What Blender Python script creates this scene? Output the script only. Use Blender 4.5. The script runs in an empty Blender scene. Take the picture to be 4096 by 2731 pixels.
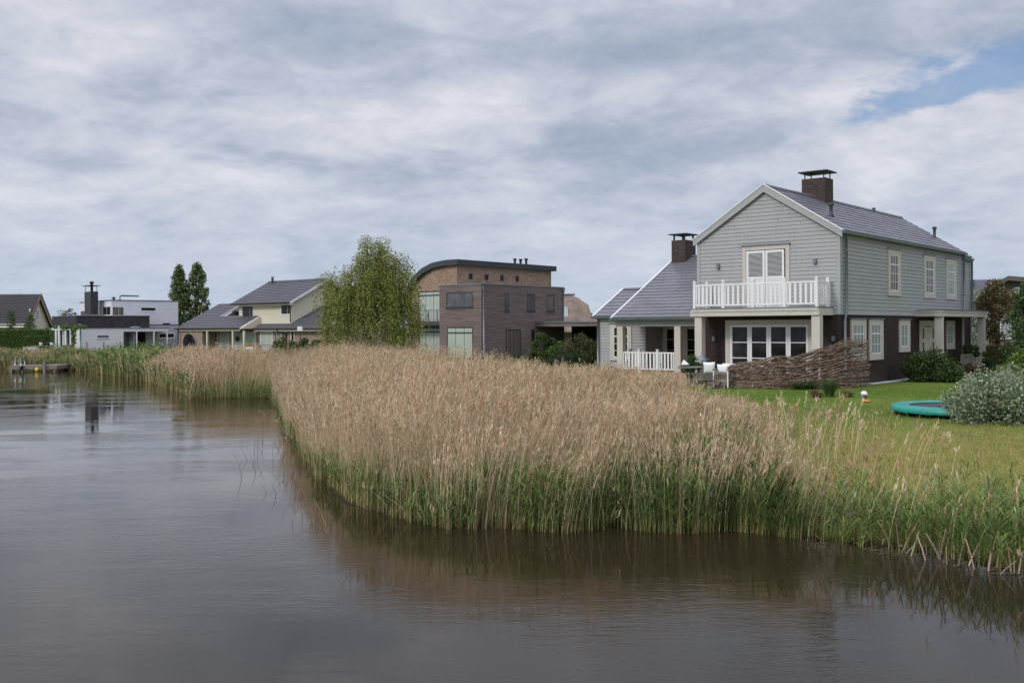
import bpy, math, random
import numpy as np
from mathutils import Vector, Matrix
random.seed(7); RNG = np.random.default_rng(11)
R = math.radians
scene = bpy.context.scene
COL = scene.collection

# ------------------------------------------------------------------ camera
CZ = 3.2
cam = bpy.data.cameras.new('camera'); camo = bpy.data.objects.new('camera', cam); COL.objects.link(camo)
cam.lens = 35; cam.sensor_width = 36; cam.clip_start = .1; cam.clip_end = 8000
cam.shift_y = -52.5 / 4096
camo.matrix_world = Matrix.Translation((0, 0, CZ)) @ Matrix.Rotation(R(90), 4, 'X') @ Matrix.Rotation(-.005, 4, 'Z')
scene.camera = camo
scene.view_settings.view_transform = 'Standard'; scene.view_settings.look = 'None'
scene.view_settings.exposure = 0; scene.view_settings.gamma = 1
scene.cycles.max_bounces = 6; scene.cycles.transparent_max_bounces = 4

# ------------------------------------------------------------------ sky and sun
SUN_DIR = Vector((-.80, -.62, .72)).normalized()      # towards the sun
SUN_EL = math.asin(SUN_DIR.z); SUN_ROT = math.atan2(SUN_DIR.x, SUN_DIR.y)
sl = bpy.data.lights.new('sun', 'SUN'); sl.energy = 1.5; sl.angle = R(12); sl.color = (1, .95, .88)
so = bpy.data.objects.new('sun', sl); COL.objects.link(so)
so.rotation_euler = SUN_DIR.to_track_quat('Z', 'Y').to_euler()

def make_world():
    w = bpy.data.worlds.new('World'); scene.world = w; w.use_nodes = True
    nt = w.node_tree; nt.nodes.clear(); L = nt.links
    def n(t, **k):
        o = nt.nodes.new(t)
        for a, b in k.items(): setattr(o, a, b)
        return o
    def put(sock, v):
        if isinstance(v, bpy.types.NodeSocket): L.new(v, sock)
        else: sock.default_value = v
    def m(op, a, b=0., c=0.):
        o = n('ShaderNodeMath', operation=op); put(o.inputs[0], a); put(o.inputs[1], b); put(o.inputs[2], c); return o.outputs[0]
    def mix(f, a, b):
        o = n('ShaderNodeMix', data_type='RGBA'); put(o.inputs[0], f); put(o.inputs[6], a); put(o.inputs[7], b); return o.outputs[2]
    def sstep(v, a, b):
        o = n('ShaderNodeMapRange', interpolation_type='SMOOTHSTEP'); put(o.inputs[0], v); put(o.inputs[1], a); put(o.inputs[2], b); return o.outputs[0]
    tc = n('ShaderNodeTexCoord'); sp = n('ShaderNodeSeparateXYZ'); L.new(tc.outputs['Generated'], sp.inputs[0])
    x, y, z = sp.outputs
    za = m('MAXIMUM', z, 0.)
    den = m('ADD', za, .26)
    cv = n('ShaderNodeCombineXYZ'); put(cv.inputs[0], m('DIVIDE', x, den)); put(cv.inputs[1], m('DIVIDE', y, den)); put(cv.inputs[2], .37)
    mp = n('ShaderNodeMapping'); L.new(cv.outputs[0], mp.inputs[0]); mp.inputs['Rotation'].default_value = (0, 0, R(20)); mp.inputs['Scale'].default_value = (1.25, 1.35, 1)
    def noise(sc, det, ro, di=0., vec=None):
        o = n('ShaderNodeTexNoise'); L.new(vec or mp.outputs[0], o.inputs['Vector']); o.inputs['Scale'].default_value = sc
        o.inputs['Detail'].default_value = det; o.inputs['Roughness'].default_value = ro; o.inputs['Distortion'].default_value = di; return o.outputs[0]
    f1 = noise(1.55, 9, .52, .45); f2 = noise(5.2, 8, .6, .5)
    f3 = noise(14., 6, .62, .3); f = m('ADD', m('MULTIPLY', f1, .56), m('ADD', m('MULTIPLY', f2, .32), m('MULTIPLY', f3, .12)))
    f = m('ADD', m('MULTIPLY', m('SUBTRACT', f, .5), 1.25), .515)
    # where the heavier and thinner parts of this cloud sheet stand, in azimuth / elevation
    ys = m('MAXIMUM', y, .05); AX = m('DIVIDE', x, ys); AZ = m('DIVIDE', z, ys)
    def blob(cx, cz, rx, rz, tilt=0.):
        dx = m('SUBTRACT', AX, cx); dz = m('SUBTRACT', AZ, cz)
        dz = m('SUBTRACT', dz, m('MULTIPLY', dx, tilt))
        d = m('ADD', m('POWER', m('ABSOLUTE', m('DIVIDE', dx, rx)), 2.), m('POWER', m('ABSOLUTE', m('DIVIDE', dz, rz)), 2.))
        return m('EXPONENT', m('MULTIPLY', d, -1.))
    for (cx, cz, rx, rz, t, a) in ((.20, .285, .22, .035, .05, -.17), (-.20, .30, .13, .04, -.2, -.15), (-.33, .235, .09, .022, 0, -.08), (.02, .175, .16, .018, .15, -.08),
                                   (-.02, .225, .14, .025, .1, .09), (-.42, .28, .10, .02, .1, .10), (.33, .235, .12, .02, .25, .12), (.05, .12, .2, .014, 0, .06), (-.34, .15, .1, .013, .1, .07),
                                   (.22, .19, .16, .018, .2, -.05), (-.10, .105, .09, .012, .05, -.06)):
        f = m('ADD', f, m('MULTIPLY', blob(cx, cz, rx, rz, t), a))
    cr = n('ShaderNodeValToRGB'); L.new(f, cr.inputs[0]); e = cr.color_ramp
    e.elements[0].position = .30; e.elements[0].color = (.34, .405, .53, 1)
    e.elements[1].position = .67; e.elements[1].color = (.74, .755, .82, 1)
    for p_, c_ in ((.42, (.435, .495, .61, 1)), (.50, (.54, .582, .685, 1)), (.57, (.62, .645, .73, 1))):
        q = e.elements.new(p_); q.color = c_
    hz = sstep(z, .20, .0)
    c = mix(m('MULTIPLY', hz, .62), cr.outputs[0], (.51, .605, .735, 1))
    sky = n('ShaderNodeTexSky', sky_type='NISHITA'); sky.sun_disc = False; sky.sun_elevation = SUN_EL; sky.sun_rotation = SUN_ROT
    sk = n('ShaderNodeVectorMath', operation='SCALE'); L.new(sky.outputs[0], sk.inputs[0]); sk.inputs[3].default_value = .10
    blue = mix(.55, sk.outputs[0], (.12, .28, .58, 1))
    g = m('ADD', m('MULTIPLY', f2, .9), m('MULTIPLY', f1, .5))
    hole = m('ADD', blob(.50, .262, .16, .030, .16), m('MULTIPLY', blob(.40, .222, .10, .014, .28), .7))
    hole = m('ADD', hole, m('MULTIPLY', blob(.42, .10, .2, .05), .22))
    hole = sstep(m('SUBTRACT', m('SUBTRACT', hole, m('MULTIPLY', m('SUBTRACT', g, .35), 1.35)), m('MULTIPLY', m('SUBTRACT', f3, .5), .9)), -.10, .55)
    c = mix(m('MULTIPLY', hole, .70), c, blue)
    bright = m('ADD', 1.0, m('MULTIPLY', sstep(z, .42, .85), .90))     # an overcast sky is brightest overhead; boosted out of view to light the walls
    back = m('ADD', 1.0, m('MULTIPLY', sstep(y, .1, -.7), .35))  # unseen sky behind the camera brightened to add light on the walls
    bg = n('ShaderNodeBackground'); L.new(c, bg.inputs[0]); side = m('SUBTRACT', 1.0, m('MULTIPLY', sstep(x, .45, .9), .40))      # unseen sky on the right dimmed to darken the house's side wall
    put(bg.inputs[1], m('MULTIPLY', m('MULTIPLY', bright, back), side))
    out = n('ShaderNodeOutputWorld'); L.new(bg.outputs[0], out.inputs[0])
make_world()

# ------------------------------------------------------------------ materials
class NT:
    def __init__(s, name):
        s.m = bpy.data.materials.new(name); s.m.use_nodes = True; s.t = s.m.node_tree; s.b = s.t.nodes['Principled BSDF']; s.L = s.t.links
    def n(s, t, **k):
        o = s.t.nodes.new(t)
        for a, b in k.items(): setattr(o, a, b)
        return o
    def put(s, sock, v):
        if isinstance(v, bpy.types.NodeSocket): s.L.new(v, sock)
        else: sock.default_value = v
    def math(s, op, a, b=0., c=0.):
        o = s.n('ShaderNodeMath', operation=op); s.put(o.inputs[0], a); s.put(o.inputs[1], b); s.put(o.inputs[2], c); return o.outputs[0]
    def mix(s, f, a, b, bt='MIX'):
        o = s.n('ShaderNodeMix', data_type='RGBA', blend_type=bt); s.put(o.inputs[0], f); s.put(o.inputs[6], a); s.put(o.inputs[7], b); return o.outputs[2]
    def noise(s, vec, sc, det=4, ro=.55, di=0.):
        o = s.n('ShaderNodeTexNoise'); s.L.new(vec, o.inputs['Vector']); o.inputs['Scale'].default_value = sc
        o.inputs['Detail'].default_value = det; o.inputs['Roughness'].default_value = ro; o.inputs['Distortion'].default_value = di; return o.outputs[0]
    def rng(s, v, a, b, c=0., d=1., sm=False):
        o = s.n('ShaderNodeMapRange', interpolation_type='SMOOTHSTEP' if sm else 'LINEAR'); s.put(o.inputs[0], v)
        for i, q in enumerate((a, b, c, d)): s.put(o.inputs[i + 1], q)
        return o.outputs[0]
    def obj(s): return s.n('ShaderNodeTexCoord').outputs['Object']
    def mapping(s, vec, sc=(1, 1, 1), rot=(0, 0, 0)):
        o = s.n('ShaderNodeMapping'); s.L.new(vec, o.inputs[0]); o.inputs['Scale'].default_value = sc; o.inputs['Rotation'].default_value = rot; return o.outputs[0]
    def bump(s, h, dist, st=1.):
        o = s.n('ShaderNodeBump'); s.put(o.inputs['Height'], h); o.inputs['Distance'].default_value = dist; s.put(o.inputs['Strength'], st)
        s.L.new(o.outputs[0], s.b.inputs['Normal'])
def c4(c, k=1.): return (c[0]*k, c[1]*k, c[2]*k, 1)
def mat(name, col, rough=.6, spec=.5, var=.12, vscale=1.5, fine=.06, fscale=30, stretch=(1, 1, 1), bump=0., metal=0., coat=0., streak=0.):
    """Paint, wood, stone: base colour with broad and fine unevenness that belongs to the surface."""
    s = NT(name); v = s.mapping(s.obj(), stretch)
    a = s.noise(v, vscale, 4); b = s.noise(v, fscale, 3)
    f = s.math('ADD', s.rng(a, .3, .7, 1 - var, 1 + var), s.rng(b, .3, .7, -fine, fine))
    if streak: f = s.math('MULTIPLY', f, s.rng(s.noise(s.mapping(s.obj(), (5, 5, .35)), 1.6, 4, .6), .35, .6, 1 - streak*2, 1 + streak*.4))
    mul = s.n('ShaderNodeVectorMath', operation='SCALE'); mul.inputs[0].default_value = col[:3]; s.L.new(f, mul.inputs[3])
    s.L.new(mul.outputs[0], s.b.inputs['Base Color']); s.put(s.b.inputs['Roughness'], s.rng(b, .2, .8, rough - .06, min(1, rough + .08)))
    s.b.inputs['Specular IOR Level'].default_value = spec; s.b.inputs['Metallic'].default_value = metal; s.b.inputs['Coat Weight'].default_value = coat
    if bump: s.bump(b, bump)
    return s.m
def brick(name, c1, c2, mortar, bw=.21, rh=.066, ms=.010, rough=.85, vert=.35):
    s = NT(name); sp = s.n('ShaderNodeSeparateXYZ'); s.L.new(s.obj(), sp.inputs[0])
    cb = s.n('ShaderNodeCombineXYZ'); s.put(cb.inputs[0], s.math('ADD', sp.outputs[0], sp.outputs[1])); s.put(cb.inputs[1], sp.outputs[2])
    t = s.n('ShaderNodeTexBrick'); s.L.new(cb.outputs[0], t.inputs['Vector']); t.inputs['Scale'].default_value = 1
    t.inputs['Brick Width'].default_value = bw; t.inputs['Row Height'].default_value = rh; t.inputs['Mortar Size'].default_value = ms; t.inputs['Mortar Smooth'].default_value = .3; t.inputs['Bias'].default_value = -.1
    t.inputs['Color1'].default_value = c4(c1); t.inputs['Color2'].default_value = c4(c2); t.inputs['Mortar'].default_value = c4(mortar)
    v = s.mapping(cb.outputs[0], (1 / bw, 1 / rh, 1)); w = s.noise(v, .9, 2, .7); w2 = s.noise(s.obj(), .8, 4)
    f = s.math('MULTIPLY', s.rng(w, .25, .75, 1 - vert, 1 + vert), s.rng(w2, .3, .7, .85, 1.12))
    mul = s.n('ShaderNodeVectorMath', operation='SCALE'); s.L.new(t.outputs[0], mul.inputs[0]); s.L.new(f, mul.inputs[3])
    s.L.new(mul.outputs[0], s.b.inputs['Base Color']); s.b.inputs['Roughness'].default_value = rough; s.b.inputs['Specular IOR Level'].default_value = .3
    s.bump(s.math('SUBTRACT', s.math('MULTIPLY', w, .4), t.outputs['Fac']), .006, .8)
    return s.m
def leafmat(name, rough=.55, tr=.28):
    s = NT(name); a = s.n('ShaderNodeAttribute', attribute_name='Col')
    s.L.new(a.outputs['Color'], s.b.inputs['Base Color']); s.b.inputs['Roughness'].default_value = rough; s.b.inputs['Specular IOR Level'].default_value = .25
    if tr:
        t = s.n('ShaderNodeBsdfTranslucent'); s.L.new(a.outputs['Color'], t.inputs[0]); mx = s.n('ShaderNodeMixShader'); mx.inputs[0].default_value = tr
        s.L.new(s.b.outputs[0], mx.inputs[1]); s.L.new(t.outputs[0], mx.inputs[2]); s.L.new(mx.outputs[0], s.t.nodes['Material Output'].inputs[0])
    return s.m
def glass(name, col=(.02, .022, .024), c2=None, folds=0., rough=.03):
    """Window glass seen from outside: dark room or drawn curtain behind a glossy surface."""
    s = NT(name)
    if folds:
        sp = s.n('ShaderNodeSeparateXYZ'); s.L.new(s.obj(), sp.inputs[0]); cb = s.n('ShaderNodeCombineXYZ')
        s.put(cb.inputs[0], s.math('ADD', sp.outputs[0], sp.outputs[1]))
        w = s.noise(s.mapping(cb.outputs[0], (folds, 1, 1)), 1., 2, .5); f = s.rng(w, .35, .65)
        s.L.new(s.mix(f, c4(col), c4(c2)), s.b.inputs['Base Color'])
    else:
        w = s.noise(s.obj(), 1.3, 3, .5, .6); f = s.rng(w, .42, .68)
        s.L.new(s.mix(f, c4(col), c4(c2 or tuple(q * 2.6 for q in col))), s.b.inputs['Base Color'])
    s.b.inputs['Roughness'].default_value = rough if not folds else .5; s.b.inputs['Specular IOR Level'].default_value = .5 if folds else .22
    s.b.inputs['Coat Weight'].default_value = .7 if folds else 0; s.b.inputs['Coat Roughness'].default_value = .02; s.b.inputs['Coat IOR'].default_value = 1.4
    return s.m

SIDING = mat('grey_painted_boards', (.378, .382, .380), .62, .3, .06, .7, .05, 14, (1, 1, 6), streak=.022)
TRIM = mat('beige_painted_wood', (.56, .52, .465), .55, .35, .05, 1.2, .03, 25, streak=.03)
WHITE = mat('white_paint', (.78, .78, .77), .4, .5, .04, 2, .03, 30)
DBRICK = brick('dark_brown_brick', (.036, .023, .021), (.062, .037, .033), (.028, .021, .019), .21, .068, .011, .8)
BBRICK = brick('dark_chimney_brick', (.045, .028, .025), (.075, .045, .038), (.10, .085, .075), .21, .068, .010, .85)
TILE = mat('blue_grey_roof_tile', (.15, .147, .17), .36, .5, .16, .8, .06, 12)
TILE2 = mat('anthracite_roof_tile', (.10, .095, .112), .45, .5, .12, .6, .06, 10)
TILE3 = mat('brown_black_roof_tile', (.045, .04, .042), .55, .4, .15, .6, .08, 10)
ZINC = mat('zinc_grey', (.20, .225, .25), .42, .5, .12, 2, .06, 20, metal=.35)
DARKM = mat('dark_sheet_metal', (.045, .048, .055), .5, .5, .1, 1, .05, 20)
BLACKM = mat('black_metal', (.02, .02, .02), .5, .5)
GLASS = glass('dark_window_glass', (.010, .011, .013), (.035, .035, .036)); GLASSD = glass('shaded_window_glass', (.008, .008, .008), (.03, .027, .024))
CURT = glass('net_curtain_behind_glass', (.16, .18, .18), (.42, .46, .45), 11.)
CURTB = glass('brown_curtain_behind_glass', (.05, .04, .035), (.20, .165, .14), 9.)
MINT = glass('mint_curtain_behind_glass', (.32, .37, .31), (.52, .57, .49), 14.)
BLIND = glass('grey_blind_behind_glass', (.10, .105, .11), (.15, .155, .16))
TIMBER = mat('weathered_brown_cladding', (.185, .145, .135), .8, .25, .30, 1.1, .22, 9, (.5, .5, 7))
RBRICK = brick('mixed_brown_brick', (.36, .225, .15), (.20, .115, .08), (.40, .33, .26), .23, .075, .012, .9, .5)
LBRICK = brick('pale_red_brick', (.34, .24, .18), (.24, .16, .12), (.40, .36, .30), .23, .075, .012, .9, .4)
KBRICK = brick('charcoal_glazed_brick', (.035, .030, .033), (.075, .068, .075), (.03, .026, .027), .30, .11, .010, .45, .5)
CREAM = mat('cream_painted_boards', (.68, .63, .50), .6, .3, .05, .6, .04, 12, (1, 1, 5))
WBOARD = mat('white_grey_boards', (.74, .725, .775), .6, .3, .05, .6, .05, 12, (1, 1, 5))
STUCCO = mat('grey_stucco', (.42, .42, .49), .9, .2, .05, 1, .05, 30)
DBROWN = mat('dark_brown_gutter', (.045, .025, .02), .5, .4)
WOODG = mat('weathered_grey_wood', (.22, .19, .165), .85, .2, .25, 2, .2, 12, (4, 1, 1))
WOODB = mat('brown_wood', (.20, .13, .10), .8, .25, .2, 2, .15, 14)
STICK = mat('woven_willow_sticks', (.21, .15, .11), .85, .2, .5, 5, .5, 14)
PAVE = mat('pinkish_brick_paving', (.36, .24, .20), .9, .2, .12, 1.5, .12, 18, bump=.01)
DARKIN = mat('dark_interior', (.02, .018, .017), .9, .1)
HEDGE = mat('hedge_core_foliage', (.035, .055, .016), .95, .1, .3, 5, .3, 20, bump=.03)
BARK = mat('bark', (.11, .085, .06), .95, .1, .3, 3, .2, 12, (1, 1, .3), bump=.02)
PALEBARK = mat('pale_bark', (.32, .28, .24), .95, .1, .3, 3, .2, 12)
LEAF = leafmat('leaves'); REEDM = leafmat('reed', .7, .18)
TEAL = mat('teal_vinyl', (.02, .27, .235), .42, .5, .14, 3, .08, 9, bump=.012)
FABW = mat('white_cushion_fabric', (.80, .80, .81), .9, .2, .03, 3, .03, 40)
TAUPE = mat('taupe_cushion_fabric', (.15, .125, .12), .95, .1)
THATCH = mat('thatch', (.215, .17, .14), 1, .05, .25, .9, .3, 9, (1, 1, .4), bump=.03)
BROWNB = mat('dark_grey_brown_boards', (.12, .105, .09), .75, .3, .1, 1, .08, 12, (1, 1, 5))
GRAVEL = mat('white_gravel', (.62, .62, .60), .95, .1, .1, 2, .5, 26, bump=.03)

# ------------------------------------------------------------------ object helpers
class Fr:
    """World placement of a building: near corner, heading and ground height."""
    def __init__(s, ox, oy, deg, z0):
        a = R(deg); s.o = (ox, oy); s.deg = deg; s.z0 = z0; s.ex = (math.cos(a), -math.sin(a)); s.ey = (math.sin(a), math.cos(a))
    def w(s, x, y, z=0): return (s.o[0] + x*s.ex[0] + y*s.ey[0], s.o[1] + x*s.ex[1] + y*s.ey[1], z + s.z0)
def thing(name, label, cat, loc=(0, 0, 0), rz=0., group=None):
    o = bpy.data.objects.new(name, None); COL.objects.link(o); o.location = loc; o.rotation_euler = (0, 0, rz); o.empty_display_size = .3
    return tag(o, label, cat, group)
def tag(o, label, cat=None, group=None):
    o['label'] = label
    if cat: o['category'] = cat
    if group: o['group'] = group
    return o
def house(name, fr, label): return thing(name, label, 'house', (fr.o[0], fr.o[1], fr.z0), -R(fr.deg))
def dup(o, loc=None, rz=None, parent=None, label=None):
    c = o.copy(); COL.objects.link(c); c.parent = parent
    if loc is not None: c.location = loc
    if rz is not None: c.rotation_euler = (0, 0, rz)
    if label: c['label'] = label
    for ch in [q for q in bpy.data.objects if q.parent == o]: dup(ch, parent=c)
    return c
class MB:
    def __init__(s): s.v = []; s.f = []
    def add(s, vs, fs):
        k = len(s.v); s.v += [tuple(q) for q in vs]; s.f += [tuple(i + k for i in q) for q in fs]; return s
    def box(s, x0, x1, y0, y1, z0, z1):
        if x0 > x1: x0, x1 = x1, x0
        if y0 > y1: y0, y1 = y1, y0
        if z0 > z1: z0, z1 = z1, z0
        return s.add([(x0, y0, z0), (x1, y0, z0), (x1, y1, z0), (x0, y1, z0), (x0, y0, z1), (x1, y0, z1), (x1, y1, z1), (x0, y1, z1)],
                     [(0, 3, 2, 1), (4, 5, 6, 7), (0, 1, 5, 4), (1, 2, 6, 5), (2, 3, 7, 6), (3, 0, 4, 7)])
    def on(s, face, c, u0, u1, z0, z1, d0, d1):
        return s.box(u0, u1, c - d1, c - d0, z0, z1) if face == 'F' else s.box(c + d0, c + d1, u0, u1, z0, z1)
    def prism(s, poly, axis, a, b):
        """poly of (p,q) swept along axis: 'x' -> (y,z), 'y' -> (x,z), 'z' -> (x,y)."""
        n = len(poly)
        def P(t, p, q): return (t, p, q) if axis == 'x' else (p, t, q) if axis == 'y' else (p, q, t)
        vs = [P(a, *p) for p in poly] + [P(b, *p) for p in poly]
        return s.add(vs, [tuple(range(n)), tuple(range(2*n - 1, n - 1, -1))] + [(i, i + n, (i + 1) % n + n, (i + 1) % n) for i in range(n)])
    def tube(s, pts, rad, n=6, cap=True):
        pts = [Vector(p) for p in pts]; rad = rad if isinstance(rad, (list, tuple)) else [rad] * len(pts); k = len(s.v)
        for i, p in enumerate(pts):
            d = (pts[min(i + 1, len(pts) - 1)] - pts[max(i - 1, 0)]).normalized()
            a = d.cross(Vector((0, 0, 1)) if abs(d.z) < .9 else Vector((1, 0, 0))).normalized(); b = d.cross(a)
            for j in range(n):
                t = 2*math.pi*j/n; s.v.append(tuple(p + (a*math.cos(t) + b*math.sin(t)) * rad[i]))
        for i in range(len(pts) - 1):
            for j in range(n): s.f.append((k + i*n + j, k + i*n + (j + 1) % n, k + (i + 1)*n + (j + 1) % n, k + (i + 1)*n + j))
        if cap: s.f.append(tuple(k + j for j in range(n))); s.f.append(tuple(k + (len(pts) - 1)*n + j for j in reversed(range(n))))
        return s
    def lathe(s, cx, cy, prof, n=20):
        k = len(s.v)
        for r, z in prof:
            for j in range(n): t = 2*math.pi*j/n; s.v.append((cx + r*math.cos(t), cy + r*math.sin(t), z))
        for i in range(len(prof) - 1):
            for j in range(n): s.f.append((k + i*n + j, k + i*n + (j + 1) % n, k + (i + 1)*n + (j + 1) % n, k + (i + 1)*n + j))
        s.f.append(tuple(k + j for j in reversed(range(n)))); s.f.append(tuple(k + (len(prof) - 1)*n + j for j in range(n)))
        return s
    def ball(s, c, r, n=14, m=9):
        r = (r, r, r) if not isinstance(r, tuple) else r
        k = len(s.v)
        for i in range(m + 1):
            t = math.pi*i/m
            for j in range(n): p = 2*math.pi*j/n; s.v.append((c[0] + r[0]*math.sin(t)*math.cos(p), c[1] + r[1]*math.sin(t)*math.sin(p), c[2] + r[2]*math.cos(t)))
        for i in range(m):
            for j in range(n): s.f.append((k + i*n + j, k + (i + 1)*n + j, k + (i + 1)*n + (j + 1) % n, k + i*n + (j + 1) % n))
        return s
    def boards(s, face, c, u0, u1, z0, z1, pitch, clip=None, th=.022, gap=.012, lens=(2.2, 4.4), holes=()):
        """Lapped boards with an open shadow gap; clip(z) gives the run at that height."""
        z = z0; rr = random.Random(int(abs(u0*31 + z1*17 + c*7)*10))
        while z < z1 - .02:
            zt = min(z + pitch - gap, z1); a0, b0 = clip(z) if clip else (u0, u1); a1, b1 = clip(zt) if clip else (u0, u1)
            if b1 - a1 > .05:
                cuts = [a0]; q = a0 + rr.uniform(.4, lens[1])
                while q < b0 - .5: cuts.append(q); q += rr.uniform(*lens)
                cuts.append(b0)
                for i in range(len(cuts) - 1):
                    l0, r0 = cuts[i] + (.006 if i else 0), cuts[i + 1] - .003
                    l1 = l0 if i else a1; r1 = r0 if i < len(cuts) - 2 else b1
                    if l1 >= r1: continue
                    segs = [(l0, r0, l1, r1)]
                    for (hu0, hu1, hz0, hz1) in holes:
                        if z < hz1 and zt > hz0:
                            ns = []
                            for (p0, p1, p2, p3) in segs:
                                if p1 <= hu0 or p0 >= hu1: ns.append((p0, p1, p2, p3)); continue
                                if p0 < hu0: ns.append((p0, hu0, p2, hu0))
                                if p1 > hu1: ns.append((hu1, p1, hu1, p3))
                            segs = ns
                    for (l0_, r0_, l1_, r1_) in segs:
                        pts = [(l0_, z, th), (r0_, z, th), (r1_, zt, th*.55), (l1_, zt, th*.55), (l0_, z, 0), (r0_, z, 0), (r1_, zt, 0), (l1_, zt, 0)]
                        v = [(u, c - d, zz) if face == 'F' else (c + d, u, zz) for u, zz, d in pts]
                        s.add(v, [(0, 1, 2, 3), (0, 4, 5, 1), (3, 2, 6, 7), (1, 5, 6, 2), (0, 3, 7, 4)])
            z += pitch
        return s
    def tiles(s, A, B, C, D, rows, cols=1, th=.035, slab=.10, jit=0., gap=.004):
        """Tiled slope: A,B the eave (left, right), D,C the top; each course rides over the next."""
        A, B, C, D = map(Vector, (A, B, C, D)); nrm = (B - A).cross(D - A).normalized(); nrm = -nrm if nrm.z < 0 else nrm
        def P(u, t): return (A.lerp(B, u)).lerp(D.lerp(C, u), t)
        low = -nrm*slab
        s.add([A, B, C, D, A + low, B + low, C + low, D + low], [(0, 1, 2, 3), (7, 6, 5, 4), (0, 4, 5, 1), (1, 5, 6, 2), (2, 6, 7, 3), (3, 7, 4, 0)])
        rr = random.Random(5); W = (B - A).length
        for i in range(rows):
            t0, t1 = i / rows, (i + 1) / rows; off = (.5 / cols if (i % 2 and cols > 1) else 0)
            us = [0.] + [j / cols + off for j in range(0 if off else 1, cols)] + [1.] if cols > 1 else [0., 1.]
            for j in range(len(us) - 1):
                u0, u1 = us[j] + (gap / W if j else 0), us[j + 1]; k = th + rr.uniform(-jit, jit); k2 = .006 + rr.uniform(0, jit)
                a, b, c_, d = P(u0, t0), P(u1, t0), P(u1, t1), P(u0, t1)
                s.add([a + nrm*k, b + nrm*k, c_ + nrm*k2, d + nrm*k2, a, b, c_, d], [(0, 1, 2, 3), (0, 4, 5, 1), (0, 3, 7, 4), (1, 5, 6, 2)])
        return s
    def build(s, name, m, parent=None, smooth=False, loc=None):
        me = bpy.data.meshes.new(name); me.from_pydata(s.v, [], s.f); me.update()
        o = bpy.data.objects.new(name, me); COL.objects.link(o)
        for q in (m if isinstance(m, (list, tuple)) else [m]): me.materials.append(q)
        if parent is not None: o.parent = parent
        if loc: o.location = loc
        if smooth: me.shade_smooth()
        return o
def quads(name, V, C, m, parent=None):
    """V (n,4,3) independent quads, C (n,3) or (n,4,3) colours."""
    n = len(V); me = bpy.data.meshes.new(name); me.vertices.add(4*n); me.vertices.foreach_set('co', V.reshape(-1).astype(np.float32))
    me.loops.add(4*n); me.loops.foreach_set('vertex_index', np.arange(4*n, dtype=np.int32))
    me.polygons.add(n); me.polygons.foreach_set('loop_start', np.arange(0, 4*n, 4, dtype=np.int32)); me.polygons.foreach_set('loop_total', np.full(n, 4, dtype=np.int32))
    me.update(calc_edges=True)
    if C.ndim == 2: C = np.repeat(C[:, None, :], 4, 1)
    a = me.color_attributes.new('Col', 'FLOAT_COLOR', 'POINT'); cc = np.ones((4*n, 4), np.float32); cc[:, :3] = C.reshape(-1, 3); a.data.foreach_set('color', cc.reshape(-1))
    me.materials.append(m); o = bpy.data.objects.new(name, me); COL.objects.link(o)
    if parent is not None: o.parent = parent
    return o
def setting(o, kind='structure'): o['kind'] = kind; return o

# ------------------------------------------------------------------ the land
SHORE = [(60, -30), (14, 6.5), (10.5, 9.2), (8.3, 11.0), (6.6, 12.8), (5.5, 14.3), (3.6, 15.6), (1.5, 16.0), (0, 16.1), (-1.8, 16.8), (-3.2, 18.3), (-4.25, 21.5), (-5.2, 25.5), (-7.35, 32.7), (-9.2, 40),
         (-11.0, 46.2), (-15.4, 46.8), (-17.6, 52), (-23, 62), (-29.6, 71.5), (-33, 77.5), (-36.5, 81), (-44, 84), (-60, 92), (-100, 112), (-400, 165), (-4000, 700)]
LAND = np.array(SHORE + [(-4000, 6000), (6000, 6000), (6000, -30)], float)
def inside(px, py, poly):
    r = np.zeros(px.shape, bool); j = len(poly) - 1
    for i in range(len(poly)):
        xi, yi = poly[i]; xj, yj = poly[j]
        c = ((yi > py) != (yj > py)) & (px < (xj - xi) * (py - yi) / (yj - yi + 1e-12) + xi); r ^= c; j = i
    return r
def sdist(px, py):
    d = np.full(px.shape, 1e9); S = np.array(SHORE, float)
    for a, b in zip(S[:-1], S[1:]):
        ab = b - a; t = np.clip(((px - a[0])*ab[0] + (py - a[1])*ab[1]) / (ab @ ab), 0, 1)
        d = np.minimum(d, np.hypot(px - a[0] - t*ab[0], py - a[1] - t*ab[1]))
    return np.where(inside(px, py, LAND), d, -d)
def ground_z(px, py):
    px = np.asarray(px, float); py = np.asarray(py, float)
    d = sdist(px, py)
    h = .95 * (1 - np.exp(-np.clip(d, 0, None) / 3.6)) + .03*np.sin(px*.9 + 1)*np.sin(py*.7) * np.clip(d / 6, 0, 1)
    return np.where(d > 0, h, np.clip(d * .35, -1.2, 0) - .02)
def gz(x, y): return float(ground_z(np.array([x]), np.array([y]))[0])

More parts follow.
